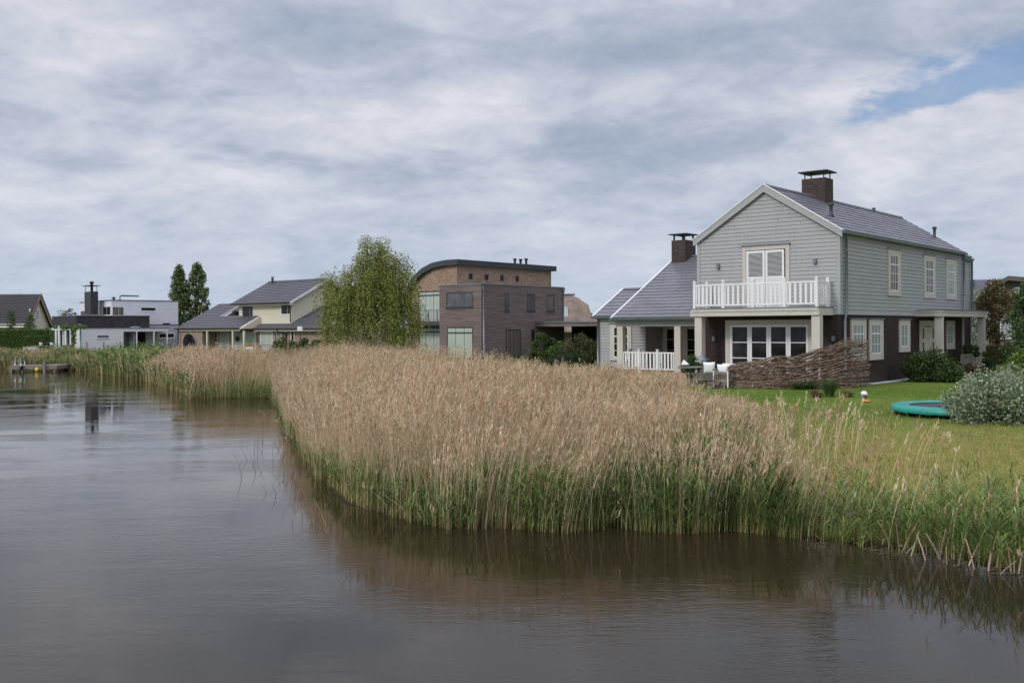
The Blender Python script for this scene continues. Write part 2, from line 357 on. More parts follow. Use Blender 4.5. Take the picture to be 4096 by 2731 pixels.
def grass_mat():
    s = NT('garden_grass'); o = s.obj(); a = s.noise(o, .35, 5, .6); b = s.noise(o, 2.2, 5, .65); c = s.noise(o, 22, 3, .7)
    g = s.mix(s.rng(a, .35, .65), (.085, .145, .022, 1), (.165, .215, .042, 1))
    sp = s.n('ShaderNodeSeparateXYZ'); s.L.new(o, sp.inputs[0])
    low = s.math('ADD', s.rng(sp.outputs[1], 29., 18.5, 0, .9, True), s.rng(b, .3, .7, -.42, .42))   # the slope to the water is drier, yellowish grass
    dry = s.mix(s.rng(c, .3, .7), (.20, .20, .04, 1), (.36, .29, .11, 1))
    g = s.mix(s.rng(low, .15, .95), g, dry)
    g = s.mix(s.rng(b, .55, .72, 0, .5), g, (.22, .20, .07, 1))
    g = s.mix(s.rng(sp.outputs[1], 44., 62., 0, .8, True), g, (.085, .105, .045, 1))
    mud = s.rng(sp.outputs[2], .12, .0, 0, 1, True); g = s.mix(mud, g, (.045, .035, .022, 1))
    mul = s.n('ShaderNodeVectorMath', operation='SCALE'); s.L.new(g, mul.inputs[0]); s.put(mul.inputs[3], s.rng(c, .25, .75, .7, 1.25))
    s.L.new(mul.outputs[0], s.b.inputs['Base Color']); s.b.inputs['Roughness'].default_value = .95; s.b.inputs['Specular IOR Level'].default_value = .1
    s.bump(s.math('ADD', c, b), .05); return s.m
def make_ground():
    xs = np.concatenate([[-4000, -1500, -600, -300, -160, -110, -80], np.arange(-64, 34, .55), [36, 40, 46, 55, 70, 90, 130, 200, 400, 900, 2000, 5000]])
    ys = np.concatenate([[-29, -15, -5, 1], np.arange(5, 60, .55), np.arange(60, 100, .9), [103, 108, 115, 125, 140, 170, 220, 320, 600, 1200, 2500, 5500]])
    X, Y = np.meshgrid(xs, ys); Z = ground_z(X, Y); nx, ny = len(xs), len(ys)
    me = bpy.data.meshes.new('ground'); V = np.stack([X, Y, Z], -1).reshape(-1, 3)
    idx = np.arange(nx*ny).reshape(ny, nx); F = np.stack([idx[:-1, :-1], idx[:-1, 1:], idx[1:, 1:], idx[1:, :-1]], -1).reshape(-1, 4)
    me.from_pydata(V.tolist(), [], F.tolist()); me.update(); me.shade_smooth(); me.materials.append(grass_mat())
    o = bpy.data.objects.new('ground', me); COL.objects.link(o); setting(o)
make_ground()

def water():
    s = NT('pond_water'); o = s.obj()
    s.b.inputs['Base Color'].default_value = (.028, .020, .011, 1); s.b.inputs['Roughness'].default_value = .015; s.b.inputs['IOR'].default_value = 1.333
    s.b.inputs['Specular IOR Level'].default_value = .5
    v1 = s.mapping(o, (1.0, 2.6, 1), (0, 0, R(-14))); v2 = s.mapping(o, (1.0, 2.2, 1), (0, 0, R(12)))
    a = s.noise(v1, 3.0, 4, .6, .3); b = s.noise(v2, 8.0, 3, .55, .2); c = s.noise(s.mapping(o, (1, 1.9, 1), (0, 0, R(-18))), .20, 4, .6)
    amp = s.rng(c, .42, .60, .12, 1.0, True)
    h = s.math('ADD', s.math('MULTIPLY', a, s.math('MULTIPLY', amp, 1.3)), s.math('MULTIPLY', b, s.math('MULTIPLY', amp, .45)))
    s.bump(h, .0050, .8)
    mb = MB(); mb.add([(-4000, -400, 0), (4000, -400, 0), (4000, 1500, 0), (-4000, 1500, 0)], [(0, 1, 2, 3)])
    setting(mb.build('water', s.m))
water()

# ------------------------------------------------------------------ vegetation
def jitter_cols(n, cols, var=.18):
    cols = np.array(cols); c = cols[RNG.integers(0, len(cols), n)]
    return np.clip(c * (1 + RNG.normal(0, var, (n, 1))) * (1 + RNG.normal(0, .05, (n, 3))), .003, 1)
def rand_dirs(n): v = RNG.normal(size=(n, 3)); return v / np.linalg.norm(v, axis=1, keepdims=True)
def leaves(name, P, size, cols, parent, el=2.0, var=.2, down=0., m=None):
    """A rhombic leaf at every point of P."""
    n = len(P); a = rand_dirs(n); a[:, 2] -= down; a /= np.linalg.norm(a, axis=1, keepdims=True)
    b = np.cross(a, rand_dirs(n)); b /= np.linalg.norm(b, axis=1, keepdims=True)
    L = size * RNG.uniform(.6, 1.35, (n, 1)); W = L / el
    V = np.stack([P - a*L*.5, P + b*W*.5, P + a*L*.5, P - b*W*.5], 1)
    return quads(name, V, jitter_cols(n, cols, var), m or LEAF, parent)
def blob_points(n, centers, rad, shell=.55):
    centers = np.asarray(centers, float); k = RNG.integers(0, len(centers), n); rad = np.asarray(rad, float)
    rad = rad[k] if rad.ndim == 2 else np.broadcast_to(rad, (n, 3))
    r = RNG.uniform(shell**3, 1, (n, 1))**(1/3.) * (1 + RNG.normal(0, .10, (n, 1)))
    return centers[k] + rand_dirs(n) * r * rad
def shrub(name, label, cat, x, y, rx, ry, h, n, leaf, cols, sub=16, z=None, group=None, lift=.0, part='foliage', extra=None):
    z = gz(x, y) if z is None else z
    t = thing(name, label, cat, (x, y, z), 0, group); c = []
    for i in range(sub):
        a = i*2.39996 + RNG.uniform(-.35, .35); q = math.sqrt((i + .5)/sub) * RNG.uniform(.70, .86); e = RNG.uniform(.35, .85)
        k = math.sqrt(max(.15, 1 - q*q)); c.append((math.cos(a)*q*rx, math.sin(a)*q*ry, lift + (h - lift)*(e*k if i % 3 else .20)))
    rr = min(rx, ry, h) * .43
    P = blob_points(int(n*1.15), c, (rr, rr, rr*.85), .35); P[:, 2] = np.maximum(P[:, 2], .02 + lift*.6)
    leaves(part, P, leaf, cols, t)
    s = MB()
    for i in range(9):
        a = RNG.uniform(0, 6.28); e = c[i % len(c)]; s.tube([(math.cos(a)*.06, math.sin(a)*.06, -.05), (e[0]*.4, e[1]*.4, e[2]*.5), e], [.03, .018, .008], 5)
    s.build('stem', BARK, t)
    if extra: extra(t, c, rr)
    return t
def tree(name, label, x, y, clusters, rad, n, leaf, cols, trunk_r=.12, bark=None, group=None, el=1.8, shell=.3, z=None, down=0.):
    z = gz(x, y) if z is None else z
    t = thing(name, label, 'tree', (x, y, z), 0, group); top = max(c[2] for c in clusters)
    s = MB(); sway = [(math.sin(i)*.08*i, math.cos(i*1.7)*.06*i, top*.9*i/6) for i in range(7)]
    s.tube([(0, 0, -.15)] + sway[1:], [trunk_r*(1 - .85*i/6) for i in range(7)], 8)
    for c in clusters:
        k = min(5, max(1, int(c[2]/top*5))); a = sway[max(1, k - 1)]
        s.tube([a, ((a[0] + c[0])/2, (a[1] + c[1])/2, (a[2] + c[2])/2 + .1), c], [trunk_r*.4, trunk_r*.2, trunk_r*.08], 5)
    s.build('trunk', bark or BARK, t)
    leaves('crown', blob_points(n, clusters, rad, shell), leaf, cols, t, el, .22, down)
    return t

def ribbons(B, H, lean, W, yaw, K=3, curve=1.8, z_top_w=.25):
    """Stems: base B (n,3), height H, lean vectors (n,2) at the tip."""
    n = len(B); wv = np.stack([np.cos(yaw), np.sin(yaw), np.zeros(n)], 1); out = []
    def pos(t): p = B.copy(); p[:, 2] += H*t; p[:, :2] += lean * (t**curve); return p
    for k in range(K):
        t0, t1 = k / K, (k + 1) / K; w0 = (W*(1 - (1 - z_top_w)*t0))[:, None]*.5; w1 = (W*(1 - (1 - z_top_w)*t1))[:, None]*.5; p0, p1 = pos(t0), pos(t1)
        out.append(np.stack([p0 - wv*w0, p0 + wv*w0, p1 + wv*w1, p1 - wv*w1], 1))
    return np.concatenate(out), pos(1.)
def scatter(poly, n, keep=None):
    poly = np.array(poly, float); lo, hi = poly.min(0), poly.max(0); P = np.zeros((0, 2))
    while len(P) < n:
        q = RNG.uniform(lo, hi, (n*2, 2)); q = q[inside(q[:, 0], q[:, 1], poly)]
        if keep is not None: q = q[RNG.uniform(size=len(q)) < keep(q[:, 0], q[:, 1])]
        P = np.concatenate([P, q])
    return P[:n]
def patch(x, y, s=1., o=0.): return .5 + .25*(np.sin(x*1.1*s + 2*np.sin(y*.6*s + o) + o) + np.sin(y*.9*s + 1.7*np.sin(x*.7*s + o*2)))
TAN = [(.82, .59, .41), (.74, .52, .36), (.62, .42, .28), (.86, .67, .49), (.44, .29, .175), (.62, .51, .29)]
STALK = [(.56, .44, .25), (.48, .37, .20), (.36, .31, .14)]
GREEN = [(.135, .21, .05), (.105, .18, .055), (.18, .25, .065), (.085, .15, .045), (.24, .28, .09)]
def dry_reeds(name, poly, n, w, ztop, lab, plume=5, keep=None, tall=.05, zt_noise=.16):
    P = scatter(poly, n, keep); x, y = P.T; z = ground_z(x, y); zb = np.maximum(z, -.15)
    clump = patch(x, y, 2.3, 3.) * .5 + .5*patch(x, y, 4.1, 6.); zt = (ztop(x, y) if callable(ztop) else ztop) + zt_noise*(patch(x, y, .55, 1.)*2 - 1) + .20*(clump*2 - 1)
    H = (zt - zb) * np.clip(RNG.normal(.93, .09, n), .5, 1.12); tl = RNG.uniform(size=n) < tall; H[tl] *= RNG.uniform(1.06, 1.22, tl.sum())
    sd_ = sdist(x, y) + .5*(patch(x, y, 3.3, 7.) - .5); H *= np.where(sd_ < 1.6, RNG.uniform(.45, 1.0, n)**.45*np.clip(.80 + .12*sd_, .7, 1.), 1.)
    lean = np.stack([.14 + RNG.normal(0, .13, n), RNG.normal(0, .12, n)], 1) * H[:, None] * .8
    lean[:, 0] += .16*np.sin(x*1.9 + y*.8 + np.sin(y*2.1)) ; lean[:, 1] += .14*np.sin(x*1.3 - y*1.7)
    sdl = sdist(x, y); lean[:, 0] -= .25*np.exp(-np.clip(sdl, 0, None)/.7)*(x < -1.5)*RNG.uniform(0, 1, n)
    br = RNG.uniform(size=n) < .045; H[br] *= RNG.uniform(.35, .75, br.sum()); lean[br] += RNG.normal(0, .5, (br.sum(), 2))
    B = np.stack([x, y, zb - .05], 1); yaw = RNG.uniform(0, math.pi, n)
    V, T = ribbons(B, H, lean, np.full(n, w)*RNG.uniform(.7, 1.3, n), yaw, 4)
    tan = jitter_cols(n, TAN, .15) * (.80 + .36*patch(x, y, 3.1, 9.))[:, None]; st = jitter_cols(n, STALK, .12); gy = (RNG.uniform(size=n) < .05 + .10*(patch(x, y, 2.0, 5.) > .62))[:, None]; tan = np.where(gy, jitter_cols(n, [(.30, .33, .12), (.22, .27, .10)], .15), tan)
    C = np.concatenate([st, .4*st + .6*tan, tan, tan])
    VV, CC = [V], [C]
    ld = lean / (np.linalg.norm(lean, axis=1, keepdims=True) + 1e-6)
    for k in range(plume):                                   # feathery drooping seed heads
        f = RNG.uniform(0, .22, n); base = T.copy(); base[:, 2] -= f*H*.9; base[:, :2] -= lean*f[:, None]
        sp = RNG.normal(0, .012, (n, 3)) * (w/.012)**.5; L = RNG.uniform(.06, .14, n)[:, None]
        d = np.concatenate([ld*RNG.uniform(.0, .45, (n, 1)), RNG.uniform(.3, 1.2, (n, 1))], 1) + RNG.normal(0, .16, (n, 3)); d /= np.linalg.norm(d, axis=1, keepdims=True)
        b = np.cross(d, rand_dirs(n)); b /= np.linalg.norm(b, axis=1, keepdims=True); b *= (w*.55 + .002)
        a0 = base + sp; VV.append(np.stack([a0, a0 + d*L*.5 + b, a0 + d*L, a0 + d*L*.5 - b], 1)); CC.append(tan * RNG.uniform(.62, 1.0, (n, 1)))
    o = quads(name, np.concatenate(VV), np.concatenate(CC), REEDM); setting(o, 'stuff'); tag(o, lab, 'reeds'); return o
def green_reeds(name, poly, n, hmin, hmax, lab, w=.022, keep=None, hfun=None):
    P = scatter(poly, n, keep); x, y = P.T; z = np.maximum(ground_z(x, y), -.12)
    H = RNG.uniform(hmin, hmax, n) * (.8 + .4*patch(x, y, 1.1, 2.))
    if hfun is not None: H = H * hfun(x, y)
    lean = np.stack([.05 + RNG.normal(0, .12, n), RNG.normal(0, .12, n)], 1) * H[:, None]
    B = np.stack([x, y, z - .05], 1); V, T = ribbons(B, H, lean, np.full(n, w*.5), RNG.uniform(0, math.pi, n), 2)
    c = jitter_cols(n, GREEN, .2); VV, CC = [V], [np.concatenate([c*.9 + np.array([.05, .03, 0.]), c])]
    for k in range(6):
        f = RNG.uniform(.22, .95, n); b0 = B.copy(); b0[:, 2] += H*f; b0[:, :2] += lean*(f**1.8)[:, None]
        az = RNG.uniform(0, 2*math.pi, n); L = RNG.uniform(.22, .46, n) * (H/1.1)**.5; up = RNG.uniform(.55, 1.25, n)
        d = np.stack([np.cos(az), np.sin(az), up], 1); d /= np.linalg.norm(d, axis=1, keepdims=True); s = np.stack([-np.sin(az), np.cos(az), np.zeros(n)], 1) * (w*.5)
        mid = b0 + d*L[:, None]*.55; tip = mid + (d*np.array([1, 1, .35]))*L[:, None]*.45
        VV.append(np.stack([b0 - s*.4, b0 + s*.4, mid + s, mid - s], 1)); VV.append(np.stack([mid - s, mid + s, tip + s*.06, tip - s*.06], 1))
        c2 = c * RNG.uniform(.8, 1.25, (n, 1)); CC += [c2, c2*1.05]
    o = quads(name, np.concatenate(VV), np.concatenate(CC), REEDM); setting(o, 'stuff'); tag(o, lab, 'reeds'); return o
# near reed bed, the point that juts into the pond
NEAR = [(4.4, 14.9), (3.4, 15.6), (2.5, 15.35), (1.6, 15.8), (.8, 15.45), (0, 15.85), (-1.0, 15.8), (-1.8, 16.5), (-2.3, 17.3), (-3.0, 18.2), (-3.55, 19.8), (-4.3, 21.4), (-4.7, 23.2), (-5.5, 25.3), (-5.8, 27.8), (-6.8, 30), (-7.5, 32.6), (-9.4, 40), (-11.2, 46.0), (-15.3, 46.3), (-15.6, 50), (-10.5, 51), (-5.5, 45), (-1.5, 37.5), (2.2, 33), (5.0, 30.5), (5.6, 26), (4.9, 21), (4.3, 17.5)]
def near_keep(x, y):
    k = np.clip(.25 + 1.1*(.5*patch(x, y, 1.6, .5) + .5*patch(x, y, 4.7, 2.)), .12, 1.)
    return k * np.where(y > 32, .55, 1.) * np.clip((5.3 - x) / 1.1, .06, 1.)
dry_reeds('dry_reeds', NEAR, 52000, .0078, lambda x, y: 2.14 - .075*np.clip(x + 1.5, 0, 7) + .25*np.clip((y - 36)/8, 0, 1) + .06*np.clip((y - 26)/6, 0, 1)*np.clip((x + 2)/3, 0, 1)*np.clip((4 - x)/2, 0, 1), 'dense bed of tall dry tan reeds with feathery tops in front of the grey house', 4, near_keep)
def front_keep(x, y): d = sdist(x, y); return np.clip(1.2 - d/3.0, .015, 1.) * np.where(y > 21, .55, 1.) * np.clip(.25 + 1.2*patch(x, y, 2.9, 8.), .2, 1.) * np.clip(.7 + .12*x, .45, 1.)
green_reeds('green_reeds', NEAR, 11500, .75, 1.2, 'fresh green reed shoots at the foot of the dry reed bed by the water', .019, front_keep, lambda x, y: np.clip(.62 + .09*(x + 1.5), .56, .90))
RIGHT = [(4.0, 15.2), (5.5, 14.0), (6.5, 12.6), (8.2, 10.8), (10.3, 9.0), (12, 10.4), (9.8, 12.6), (8.2, 14.6), (6.9, 16.4), (5.6, 18.0), (4.4, 19)]
def r_keep(x, y): d = sdist(x, y); hole = np.exp(-((x - 5.0)**2 + (y - 16.1)**2)/.5); return np.clip(1.15 - d/1.9, .01, 1.) * (1 - .8*hole) * np.clip(patch(x, y, 2.2, 1.)*1.6 - .1, .1, 1)
green_reeds('bank_reeds', RIGHT, 1900, .40, .80, 'green reed clumps along the right bank below the lawn', .017, r_keep)
dry_reeds('sparse_dry_reeds', [(4.0, 15.3), (6.4, 13.2), (8.5, 11.2), (10.5, 10.5), (8.5, 14.5), (7.0, 20), (6.6, 26), (5.6, 28), (4.6, 20)], 470, .012, 1.55, 'scattered single tan reed stalks leaning over the lawn edge', 7, lambda x, y: np.clip(1.0 - (x - 4.8 - (y - 15)*.03)/3.4, .10, 1.), .12, .3)
CORE = [(-15, 46.2), (-17.3, 51.4), (-22.7, 61.5), (-29.3, 71.0), (-32.7, 77.0), (-36.2, 80.5), (-44, 83.5), (-62, 92.4), (-62, 97), (-44, 88.5), (-34, 84.5), (-27, 76), (-19, 63), (-13, 52)]
dry_reeds('far_dry_reeds', CORE, 13500, .030, lambda x, y: 2.02 - .34*np.clip((-x - 20)/7, 0, 1), 'band of dry tan reeds along the far left bank', 4, lambda x, y: np.where((x < -23) & (x > -33), .30, 1.) * np.where(x < -33, .45, 1.), .04, .18)
green_reeds('far_green_reeds', CORE, 8500, .8, 1.35, 'band of green reeds at the water line of the far left bank', .05, lambda x, y: np.clip(1.3 - sdist(x, y)/3.5, .1, 1.) * np.where(x > -20, .6, 1.), lambda x, y: np.where((x < -23) & (x > -33), 1.22, 1.))
# broken stubs and floating stalks at the right water line
def stubs():
    n = 90; t = RNG.uniform(0, 1, n)**.8; xs = 5.4 + t*4.2; ys = np.interp(xs, [5.4, 6.6, 8.3, 10.5], [14.2, 12.6, 10.8, 9.0]) + RNG.uniform(-.25, .35, n)
    B = np.stack([xs, ys, np.full(n, -.05)], 1); H = RNG.uniform(.18, .55, n); lean = RNG.normal(0, .12, (n, 2)); lean[:, 0] += .05
    V, _ = ribbons(B, H, lean, RNG.uniform(.012, .030, n), RNG.uniform(-.5, .5, n), 2, 1.2, .9)
    V2, _ = ribbons(B, H, lean, RNG.uniform(.012, .030, n), RNG.uniform(1.0, 2.1, n), 2, 1.2, .9)
    c = jitter_cols(n, [(.55, .42, .33), (.48, .36, .27), (.62, .50, .42)], .1)
    m = 34; xs = RNG.uniform(4.2, 8.6, m); ys = np.interp(xs, [3.6, 5.4, 6.6, 8.3, 10.5], [15.5, 14.2, 12.6, 10.8, 9.0]) - RNG.uniform(.02, .45, m)
    B = np.stack([xs, ys, np.full(m, .004)], 1); a = RNG.uniform(-.5, .5, m); L = RNG.uniform(.25, .8, m)
    V3, _ = ribbons(B, RNG.uniform(.0, .10, m), np.stack([np.cos(a)*L, np.sin(a)*L], 1), RNG.uniform(.010, .018, m), a + math.pi/2, 2, 1., .5)
    V4, _ = ribbons(B[:, :], RNG.uniform(.0, .10, m), np.stack([np.cos(a)*L, np.sin(a)*L], 1), RNG.uniform(.008, .014, m), a + 1.2, 2, 1., .5)
    c3 = jitter_cols(m, [(.34, .25, .13), (.45, .33, .22)], .2)
    o = quads('broken_reed_stubs', np.concatenate([V, V2, V3, V4]), np.concatenate([c, c, c, c, c3, c3, c3, c3]), REEDM); setting(o, 'stuff'); tag(o, 'pale broken reed stubs and fallen stalks at the right water edge', 'reeds')
    n = 46; xs = np.concatenate([RNG.uniform(-7.6, -4.3, 90), RNG.uniform(-3.75, -2.9, 16)]); ys = np.concatenate([RNG.uniform(18, 33, 90), RNG.uniform(15.2, 16.6, 16)])
    sd = sdist(xs, ys); k = (sd < -.1) & (sd > -1.6); xs, ys = xs[k], ys[k]; n = len(xs); H = RNG.uniform(.15, .6, n)
    V, _ = ribbons(np.stack([xs, ys, np.full(n, -.05)], 1), H, RNG.normal(0, .12, (n, 2)), np.full(n, .012), RNG.uniform(-.6, .6, n), 3)
    c = jitter_cols(n, [(.12, .15, .05), (.3, .24, .13)], .2); o = quads('water_reed_sprigs', V, np.concatenate([c, c, c]), REEDM); setting(o, 'stuff'); tag(o, 'thin lone reed sprigs standing in open water beside the reed bed', 'reeds')
stubs()
def pebbles():
    s = MB()
    for i in range(420):
        x = random.gauss(5.0, .55); y = 16.0 + random.gauss(0, .5) - (x - 5)*.5
        if sdist(np.array([x]), np.array([y]))[0] < .05: continue
        r = random.uniform(.012, .035); s.ball((x, y, gz(x, y) + r*.3), (r, r*random.uniform(.7, 1.2), r*.6), 5, 4)
    o = s.build('bank_pebbles', mat('bank_pebble', (.42, .33, .27), .8, .3, .5, 8, .3, 40)); setting(o, 'stuff'); tag(o, 'patch of pale pebbles on the bank between reed clumps', 'pebbles')
pebbles()
def lawn():
    poly = [(5.2, 16.8), (7.5, 15), (10, 12), (14, 12), (19, 26), (19, 38), (14, 36.3), (8, 36.3), (5.6, 36), (5.2, 28)]
    n = 60000; P = scatter(poly, n, lambda x, y: np.clip(26/(y), .4, 1.)); x, y = P.T; dryf = np.clip((28 - y)/9 + (patch(x, y, 1.3, 4) - .5)*1.4, 0, 1)
    H = RNG.uniform(.025, .06, n) * (1 + .5*(dryf > .6))*(1 + 1.2*(RNG.uniform(size=n) > .985)); V, _ = ribbons(np.stack([x, y, ground_z(x, y) - .01], 1), H, RNG.normal(0, .025, (n, 2)), np.full(n, .011), RNG.uniform(0, 3.14, n), 1)
    g = jitter_cols(n, [(.11, .21, .025), (.15, .25, .035), (.19, .27, .04)], .2); d = jitter_cols(n, [(.31, .28, .08), (.44, .36, .17), (.22, .24, .05)], .2)
    k = (RNG.uniform(size=n) < dryf*.75)[:, None]; o = quads('lawn_grass', V, np.where(k, d, g), REEDM); setting(o, 'stuff'); tag(o, 'short mown lawn grass, drier and yellower towards the water', 'grass')
    m = 60; x = RNG.uniform(6, 17, m); y = RNG.uniform(20, 35, m); k = sdist(x, y) > 2; x, y = x[k], y[k]; m = len(x)
    P = np.stack([x, y, ground_z(x, y) + .05], 1); P = np.repeat(P, 3, 0) + RNG.normal(0, .012, (3*m, 3)); o = leaves('dandelions', P, .028, [(.75, .55, .03)], None, 1.1); setting(o, 'stuff'); tag(o, 'tiny yellow dandelion flowers sprinkled over the lawn', 'flowers')
lawn()

# ------------------------------------------------------------------ window and house parts
def window(root, face, c, u0, u1, z0, z1, glassm, trim=None, trimm=TRIM, framem=WHITE, fw=.045, mull=(), bars=(), top=None, topmull=(), sill=None, hood=False, d=.03, name='window', frame=True):
    """trim: (side, head, foot) widths of the surround outside u0..u1, z0..z1; mull/bars: inner bar positions 0..1."""
    if trim:
        ts, th_, tf = trim; s = MB()
        s.on(face, c, u0 - ts, u0, z0 - tf, z1 + th_, -.03, d + .028).on(face, c, u1, u1 + ts, z0 - tf, z1 + th_, -.03, d + .028)
        s.on(face, c, u0, u1, z1, z1 + th_, -.03, d + .026)
        if tf: s.on(face, c, u0, u1, z0 - tf, z0, -.03, d + .026)
        w = s.build(name, trimm, root)
        if hood: MB().on(face, c, u0 - ts - .05, u1 + ts + .05, z1 + th_, z1 + th_ + .035, -.03, d + .075).build('drip_cap', ZINC, w)
    else: w = None
    s = MB(); s.on(face, c, u0, u0 + fw, z0, z1, -.02, d + .015).on(face, c, u1 - fw, u1, z0, z1, -.02, d + .015).on(face, c, u0 + fw, u1 - fw, z1 - fw, z1, -.02, d + .013).on(face, c, u0 + fw, u1 - fw, z0, z0 + fw, -.02, d + .018)
    zt = z1 - fw
    if top is not None:
        s.on(face, c, u0 + fw, u1 - fw, top - fw*.6, top + fw*.6, -.02, d + .012)
        for q in topmull: uu = u0 + (u1 - u0)*q; s.on(face, c, uu - .012, uu + .012, top + fw*.6, zt, -.02, d + .008)
        zt = top - fw*.6
    for q in mull: uu = u0 + (u1 - u0)*q; s.on(face, c, uu - .012, uu + .012, z0 + fw, zt, -.02, d + .008)
    for q in bars: zz = z0 + (zt - z0)*q; s.on(face, c, u0 + fw, u1 - fw, zz - .011, zz + .011, -.02, d + .006)
    fr_ = s.build('frame' if w else name, framem, w or root); w = w or fr_
    MB().on(face, c, u0 + fw*.5, u1 - fw*.5, z0 + fw*.5, z1 - fw*.5, -.02, d - .004).build('pane', glassm, w)
    if sill: MB().on(face, c, u0 - .06, u1 + .06, z0 - sill, z0 - .002, -.02, d + .07).build('sill', framem, w)
    return w
def cap_on(parent, x0, x1, y0, y1, z, h=.26, over=.12, post=.04, t=.05, m=BLACKM):
    s = MB(); s.box(x0 - over, x1 + over, y0 - over, y1 + over, z + h, z + h + t)
    for a in (x0 + .10, x1 - .10):
        for b in (y0 + .10, y1 - .10): s.box(a - post/2, a + post/2, b - post/2, b + post/2, z, z + h + .002)
    s.build('chimney_cap', m, parent)
def vent_pipe(root, x, y, z0, z1, r=.065, m=DARKM, name='roof_vent'):
    return MB().lathe(x, y, [(r*1.9, z0 - .05), (r*1.5, z0 + .05), (r, z0 + .12), (r, z1 - .14), (r*1.7, z1 - .10), (r*1.7, z1 - .03), (r*1.2, z1)], 14).build(name, m, root, True)
def lamp_box(root, face, c, u, z, m=ZINC):
    return MB().on(face, c, u - .055, u + .055, z - .09, z + .09, 0, .11).on(face, c, u - .03, u + .03, z - .12, z - .09, .02, .07).build('wall_lamp', m, root)

# ------------------------------------------------------------------ 1. the grey board house on the right
M = Fr(12.177, 37.0, 40, .93)
def grey_house():
    H = house('board_house', M, 'large light grey boarded house over dark brown brick with white balcony, on the right')
    W_, Ld = 5.90, 15.35; ze = 5.80; zr = 7.66; cx = -W_/2; zs = 2.72
    MB().box(-W_, 0, 0, Ld, -.4, zs).box(-W_, -.05, Ld, Ld + 1.6, -.4, zs).build('brick_wall', DBRICK, H)
    s = MB(); s.prism([(-W_, zs), (0, zs), (0, ze), (cx, zr), (-W_, ze)], 'y', 0, Ld)
    s.box(-W_ - .045, .045, -.045, Ld, zs, zs + .05)
    sl = (zr - ze)/(W_/2)
    def clip(z): return (-W_ + .08, -.08) if z < ze - .02 else (-W_ + (z - ze)/sl, -(z - ze)/sl)
    door_hole = (-3.92, -1.93, 2.9, 5.46)
    s.boards('F', 0, -W_, 0, zs + .05, zr - .05, .148, clip, .03, .014, holes=[door_hole])
    wins = [(4.97, 6.47), (9.49, 11.06), (12.70, 14.25)]
    s.boards('S', 0, .08, Ld, zs + .05, ze - .02, .148, None, .03, .014, holes=[(a, b, 3.52, 5.45) for a, b in wins])
    s.box(-.08, .048, -.048, .08, zs + .05, ze).box(-W_ - .048, -W_ + .08, -.048, .08, zs + .05, ze)
    s.prism([(-W_ + .4, zs), (-.05, zs), (-.05, ze - .15), (cx, zr - .2), (-W_ + .4, ze - .15)], 'y', Ld + .002, Ld + 1.6)
    s.boards('S', -.05, Ld + .02, Ld + 1.6, zs + .05, ze - .18, .148, None, .03, .014)
    s.build('board_siding', SIDING, H)
    # roof
    s = MB(); yo, y1 = -.10, Ld + .12; rz = zr + .13; e = .14; el = ze + .06
    s.tiles((e, yo, el), (e, y1, el), (cx, y1, rz), (cx, yo, rz), 11, 46, .03, .09, .004)
    s.tiles((-W_ - e, y1, el), (-W_ - e, yo, el), (cx, yo, rz), (cx, y1, rz), 11, 1, .03, .09)
    s.tiles((.02, Ld + .14, ze - .08), (.02, Ld + 1.7, ze - .08), (cx, Ld + 1.7, zr - .05), (cx, Ld + .14, zr - .05), 11, 1, .03, .09)
    s.prism([(cx - .14, rz - .03), (cx - .07, rz + .055), (cx + .07, rz + .055), (cx + .14, rz - .03)], 'y', yo + .05, y1 - .02)
    roof = s.build('roof', TILE, H)
    s = MB(); v = .26
    for sg in (0, 1):
        p = [(e + .03, el - .02), (cx, rz + .02), (cx, rz - v), (e + .03, el - v - .01)]
        if sg: p = [(2*cx - q[0], q[1]) for q in p][::-1]
        s.prism(p, 'y', -.15, -.102)
    s.build('verge_board', SIDING, H)
    s = MB()
    for sg in (1, -1):
        a = [(e + .06, el + .0), (cx, rz + .06), (cx, rz + .022), (e + .06, el - .04)]
        if sg < 0: a = [(2*cx - q[0], q[1]) for q in a][::-1]
        s.prism(a, 'y', -.175, -.06)
    s.build('verge_trim', WHITE, H)
    s = MB(); s.prism([(.10, el - .02), (.26, el - .02), (.24, el - .13), (.13, el - .13)], 'y', -.06, y1)
    s.prism([(-W_ - .25, el - .02), (-W_ - .10, el - .02), (-W_ - .13, el - .13), (-W_ - .22, el - .13)], 'y', -.06, y1)
    s.prism([(-.03, ze - .16), (.13, ze - .16), (.11, ze - .27), (.0, ze - .27)], 'y', Ld + .15, Ld + 1.7); s.build('gutter', ZINC, H)
    for (x, y, zt, zb) in ((.13, .36, el - .10, -.1), (.13, Ld - .12, el - .10, 2.98), (.07, Ld + 1.45, ze - .24, -.1)):
        s = MB(); pts = [(x, y, zt), (x, y, zs + .12), (x - .045, y - .05, zs - .15), (x - .045, y - .05, zb)] if zb < 0 else [(x, y, zt), (x, y, zb)]
        s.tube(pts, .052, 10)
        for zz in (zt - .65, zt - 2.0): s.tube([(x, y, zz), (x, y, zz + .05)], .066, 10)
        s.build('downpipe', ZINC, H, True)
    # chimneys
    ch = MB().box(-3.50, -2.46, 4.66, 5.52, zr - .6, 8.60).build('chimney', BBRICK, roof); cap_on(ch, -3.50, -2.46, 4.66, 5.52, 8.60)
    vent_pipe(H, -1.02, 1.75, 6.60, 7.12); vent_pipe(H, -1.05, 14.6, 6.55, 7.15); vent_pipe(H, -2.9, 11.5, 7.75, 7.95, .05)
    # balcony slab, columns, railing
    s = MB(); s.box(-5.54, -.23, -1.33, .02, 2.70, 2.96).box(-5.50, -.27, -1.36, .02, 2.87, 2.98); s.build('balcony_slab', TRIM, H)
    MB().box(-5.56, -.21, -1.38, -.05, 2.98, 3.01).build('balcony_edge', ZINC, H)
